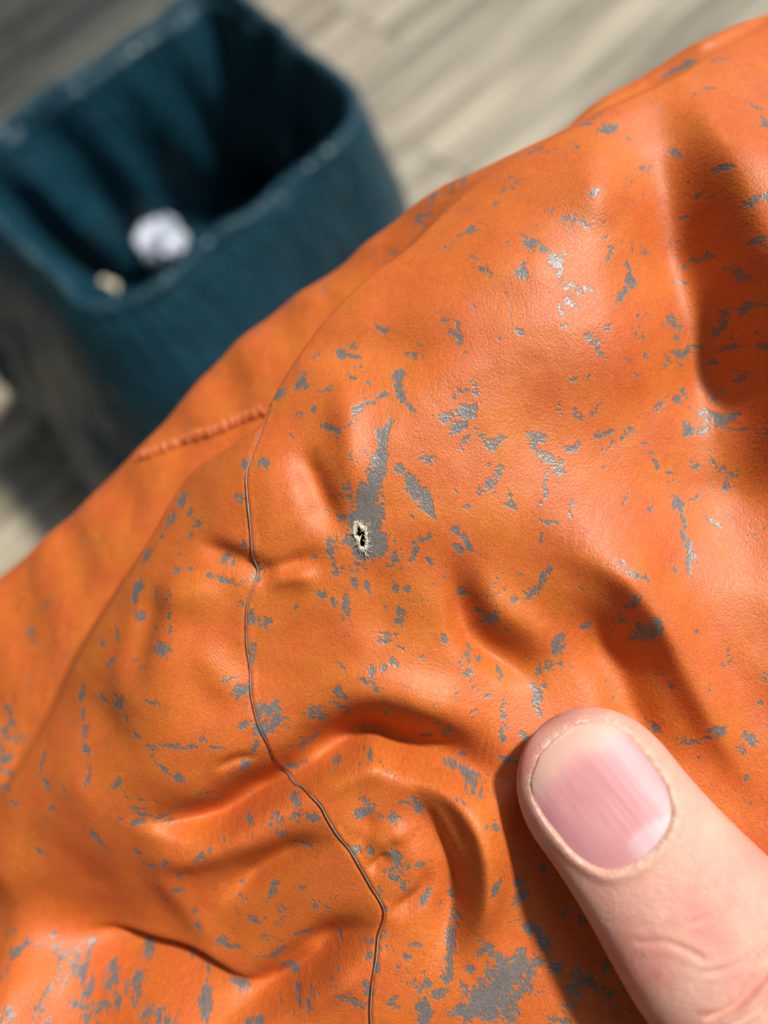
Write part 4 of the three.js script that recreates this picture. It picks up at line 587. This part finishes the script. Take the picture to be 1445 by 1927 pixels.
    const a = [226, 184, 160], b = [224, 150, 136], cset = a.map((q, i) => toLin(lerp(lerp(q, b[i], pink), [238, 214, 196][i], rim)));
    colors.push(...cset);
    return [p.x / 1000, p.y / 1000, p.z / 1000];
  }, { closeU: true, uv: (u, v) => [u * 6, sAt(v) / 10] });
  skinG.setAttribute('color', new THREE.BufferAttribute(new Float32Array(colors), 3));
  // wrist, palm and fingers, mostly under the cloth: a smooth field round the bones
  const J = { // mm in the cloth frame
    tb: toCloth(60, 0, -2), tc: toCloth(74, 0, -4), th: new THREE.Vector3(104, -92, 22), wr: new THREE.Vector3(150, -118, -6), wr2: new THREE.Vector3(215, -150, -24),
    p1: new THREE.Vector3(112, -58, -22), p2: new THREE.Vector3(104, -74, -34), p3: new THREE.Vector3(98, -92, -40), p4: new THREE.Vector3(98, -108, -38),
  };
  const bones = [[J.tb, J.tc, 12, 13.5], [J.tc, J.th, 13.5, 18], [J.th, J.wr, 18, 22], [J.wr, J.wr2, 23, 25], [J.wr, J.p1, 20, 12], [J.wr, J.p2, 20, 12], [J.wr, J.p3, 20, 12], [J.wr, J.p4, 20, 11], [J.th, J.p1, 14, 11]];
  [[J.p1, 78, -30], [J.p2, 66, -44], [J.p3, 64, -62], [J.p4, 70, -80]].forEach(([k, x, y], i) => {
    const a = new THREE.Vector3(x, y, -50 - i * 2), b = new THREE.Vector3(x - 22 + i * 2, y + 4, -44 - i), c = new THREE.Vector3(x - 40 + i * 4, y + 6, -36 - i);
    bones.push([k, a, 10.5 - i * 0.5, 9], [a, b, 9, 8], [b, c, 8, 6.8]);
  });
  const N = 110, mc = new MarchingCubes(N, skinDummy(), false, false, 400000), lo = new THREE.Vector3(10, -185, -110), size = 230, q = new THREE.Vector3();
  function skinDummy() { return new THREE.MeshStandardMaterial(); }
  for (let z = 0; z < N; z++) for (let y = 0; y < N; y++) for (let x = 0; x < N; x++) {
    q.set(lo.x + x / N * size, lo.y + y / N * size, lo.z + z / N * size);
    let acc = 0; const K = 0.35;
    for (const [a, b, ra, rb] of bones) { const dx = b.x - a.x, dy = b.y - a.y, dz = b.z - a.z, t = clamp(((q.x - a.x) * dx + (q.y - a.y) * dy + (q.z - a.z) * dz) / (dx * dx + dy * dy + dz * dz)); const d = Math.hypot(q.x - a.x - t * dx, q.y - a.y - t * dy, q.z - a.z - t * dz) - lerp(ra, rb, t); acc += Math.exp(-K * Math.min(d, 60)); }
    mc.field[x + y * N + z * N * N] = clamp(Math.log(acc) / K, -60, 60);
  }
  mc.isolation = 0; mc.update();
  const cnt = mc.count ?? mc.geometry.drawRange.count, pos = new Float32Array(cnt * 3), nrm = new Float32Array(cnt * 3), uvs = new Float32Array(cnt * 2), cl = new Float32Array(cnt * 3);
  for (let i = 0; i < cnt; i++) {
    const pa = mc.positionArray, na = mc.normalArray;
    for (let c = 0; c < 3; c++) { pos[i * 3 + c] = (lo.getComponent(c) + (pa[i * 3 + c] + 1) / 2 * size) / 1000; nrm[i * 3 + c] = na[i * 3 + c]; }
    cl.set([toLin(225), toLin(168), toLin(148)], i * 3); uvs.set([pos[i * 3] * 100, pos[i * 3 + 1] * 100], i * 2);
  }
  const palmG = new THREE.BufferGeometry(); palmG.setAttribute('position', new THREE.BufferAttribute(pos, 3)); palmG.setAttribute('normal', new THREE.BufferAttribute(nrm, 3)); palmG.setAttribute('uv', new THREE.BufferAttribute(uvs, 2)); palmG.setAttribute('color', new THREE.BufferAttribute(cl, 3));
  const body = mergeGeometries([skinG.toNonIndexed(), palmG]);
  const pores = dataTex(512, 512, (x, y) => { const c = 1 - Math.abs(2 * fbm(x / 11 + 2 * vn(x / 30, y / 30), y / 8, 3) - 1), v = 255 * clamp(0.75 - 0.55 * c ** 3 + 0.3 * (vn(x / 3, y / 3) - 0.5)); return [v, v, v]; });
  mesh('skin', body, new THREE.MeshPhysicalMaterial({ vertexColors: true, roughness: 0.5, bumpMap: pores, bumpScale: 0.00012, sheen: 0.3, sheenColor: new THREE.Color(1, 0.6, 0.5), sheenRoughness: 0.6 }), hand);
  // the nail plate
  const nc = [], nailZ = (s, x) => dor(s) * Math.max(0.0, 1 - Math.abs(x / wid(s)) ** 2.27) ** 0.42 - 0.30 + 0.14 * (1 - (x / 8) ** 2);
  const NU = 120, NV = 120, cs = 9.5, nailG = gridGeo(NU, NV, (u, v) => {
    const a = u % 1, i = a * (NAIL.length - 1), k = Math.floor(i), t = i - k, p = NAIL[k], p2 = NAIL[Math.min(k + 1, NAIL.length - 1)], es = lerp(p[0], p2[0], t), ex = lerp(p[1], p2[1], t), r = Math.sqrt(v);
    const s = cs + (es - cs) * r, x = ex * r;
    const ridge = 0.035 * (fbm(x / 0.55 + 20, s / 14, 2) - 0.5), edge = r > 0.985 ? -0.25 : 0;
    const z = nailZ(Math.max(s, 2.2), x) + ridge + edge + 0.20 * (1 - sstep(2.5, 9, s)), q3 = toCloth(s, x, z);
    // pink bed, pale crescent at the root, yellowish free edge
    const moon = sstep(13.7 + 0.06 * (x - 1) ** 2, 15.0 + 0.06 * (x - 1) ** 2, s) * sstep(-2.2, 0.2, x), free = 1 - sstep(3.4, 6.4, s + 0.9 * (fbm(x / 1.5, s / 3, 2) - 0.5) - 0.022 * x * x), mo = fbm(s / 4, x / 2.2 + 5, 3) - 0.5;
    const bed = [202 + 14 * mo, 138 + 22 * mo, 142 + 16 * mo], cc = bed.map((b, j) => lerp(lerp(b, [212, 194, 198][j], moon * 0.6), [220, 184, 160][j], free * 0.7));
    nc.push(...cc.map(toLin));
    return [q3.x / 1000, q3.y / 1000, q3.z / 1000];
  }, { closeU: true });
  nailG.setAttribute('color', new THREE.BufferAttribute(new Float32Array(nc), 3));
  mesh('thumbnail', nailG, new THREE.MeshPhysicalMaterial({ vertexColors: true, roughness: 0.48, clearcoat: 0.0, clearcoatRoughness: 0.3, side: THREE.DoubleSide }), hand).userData.label = 'pink thumbnail with pale crescent';
}
console.log('hand');
renderer.render(scene, camera);
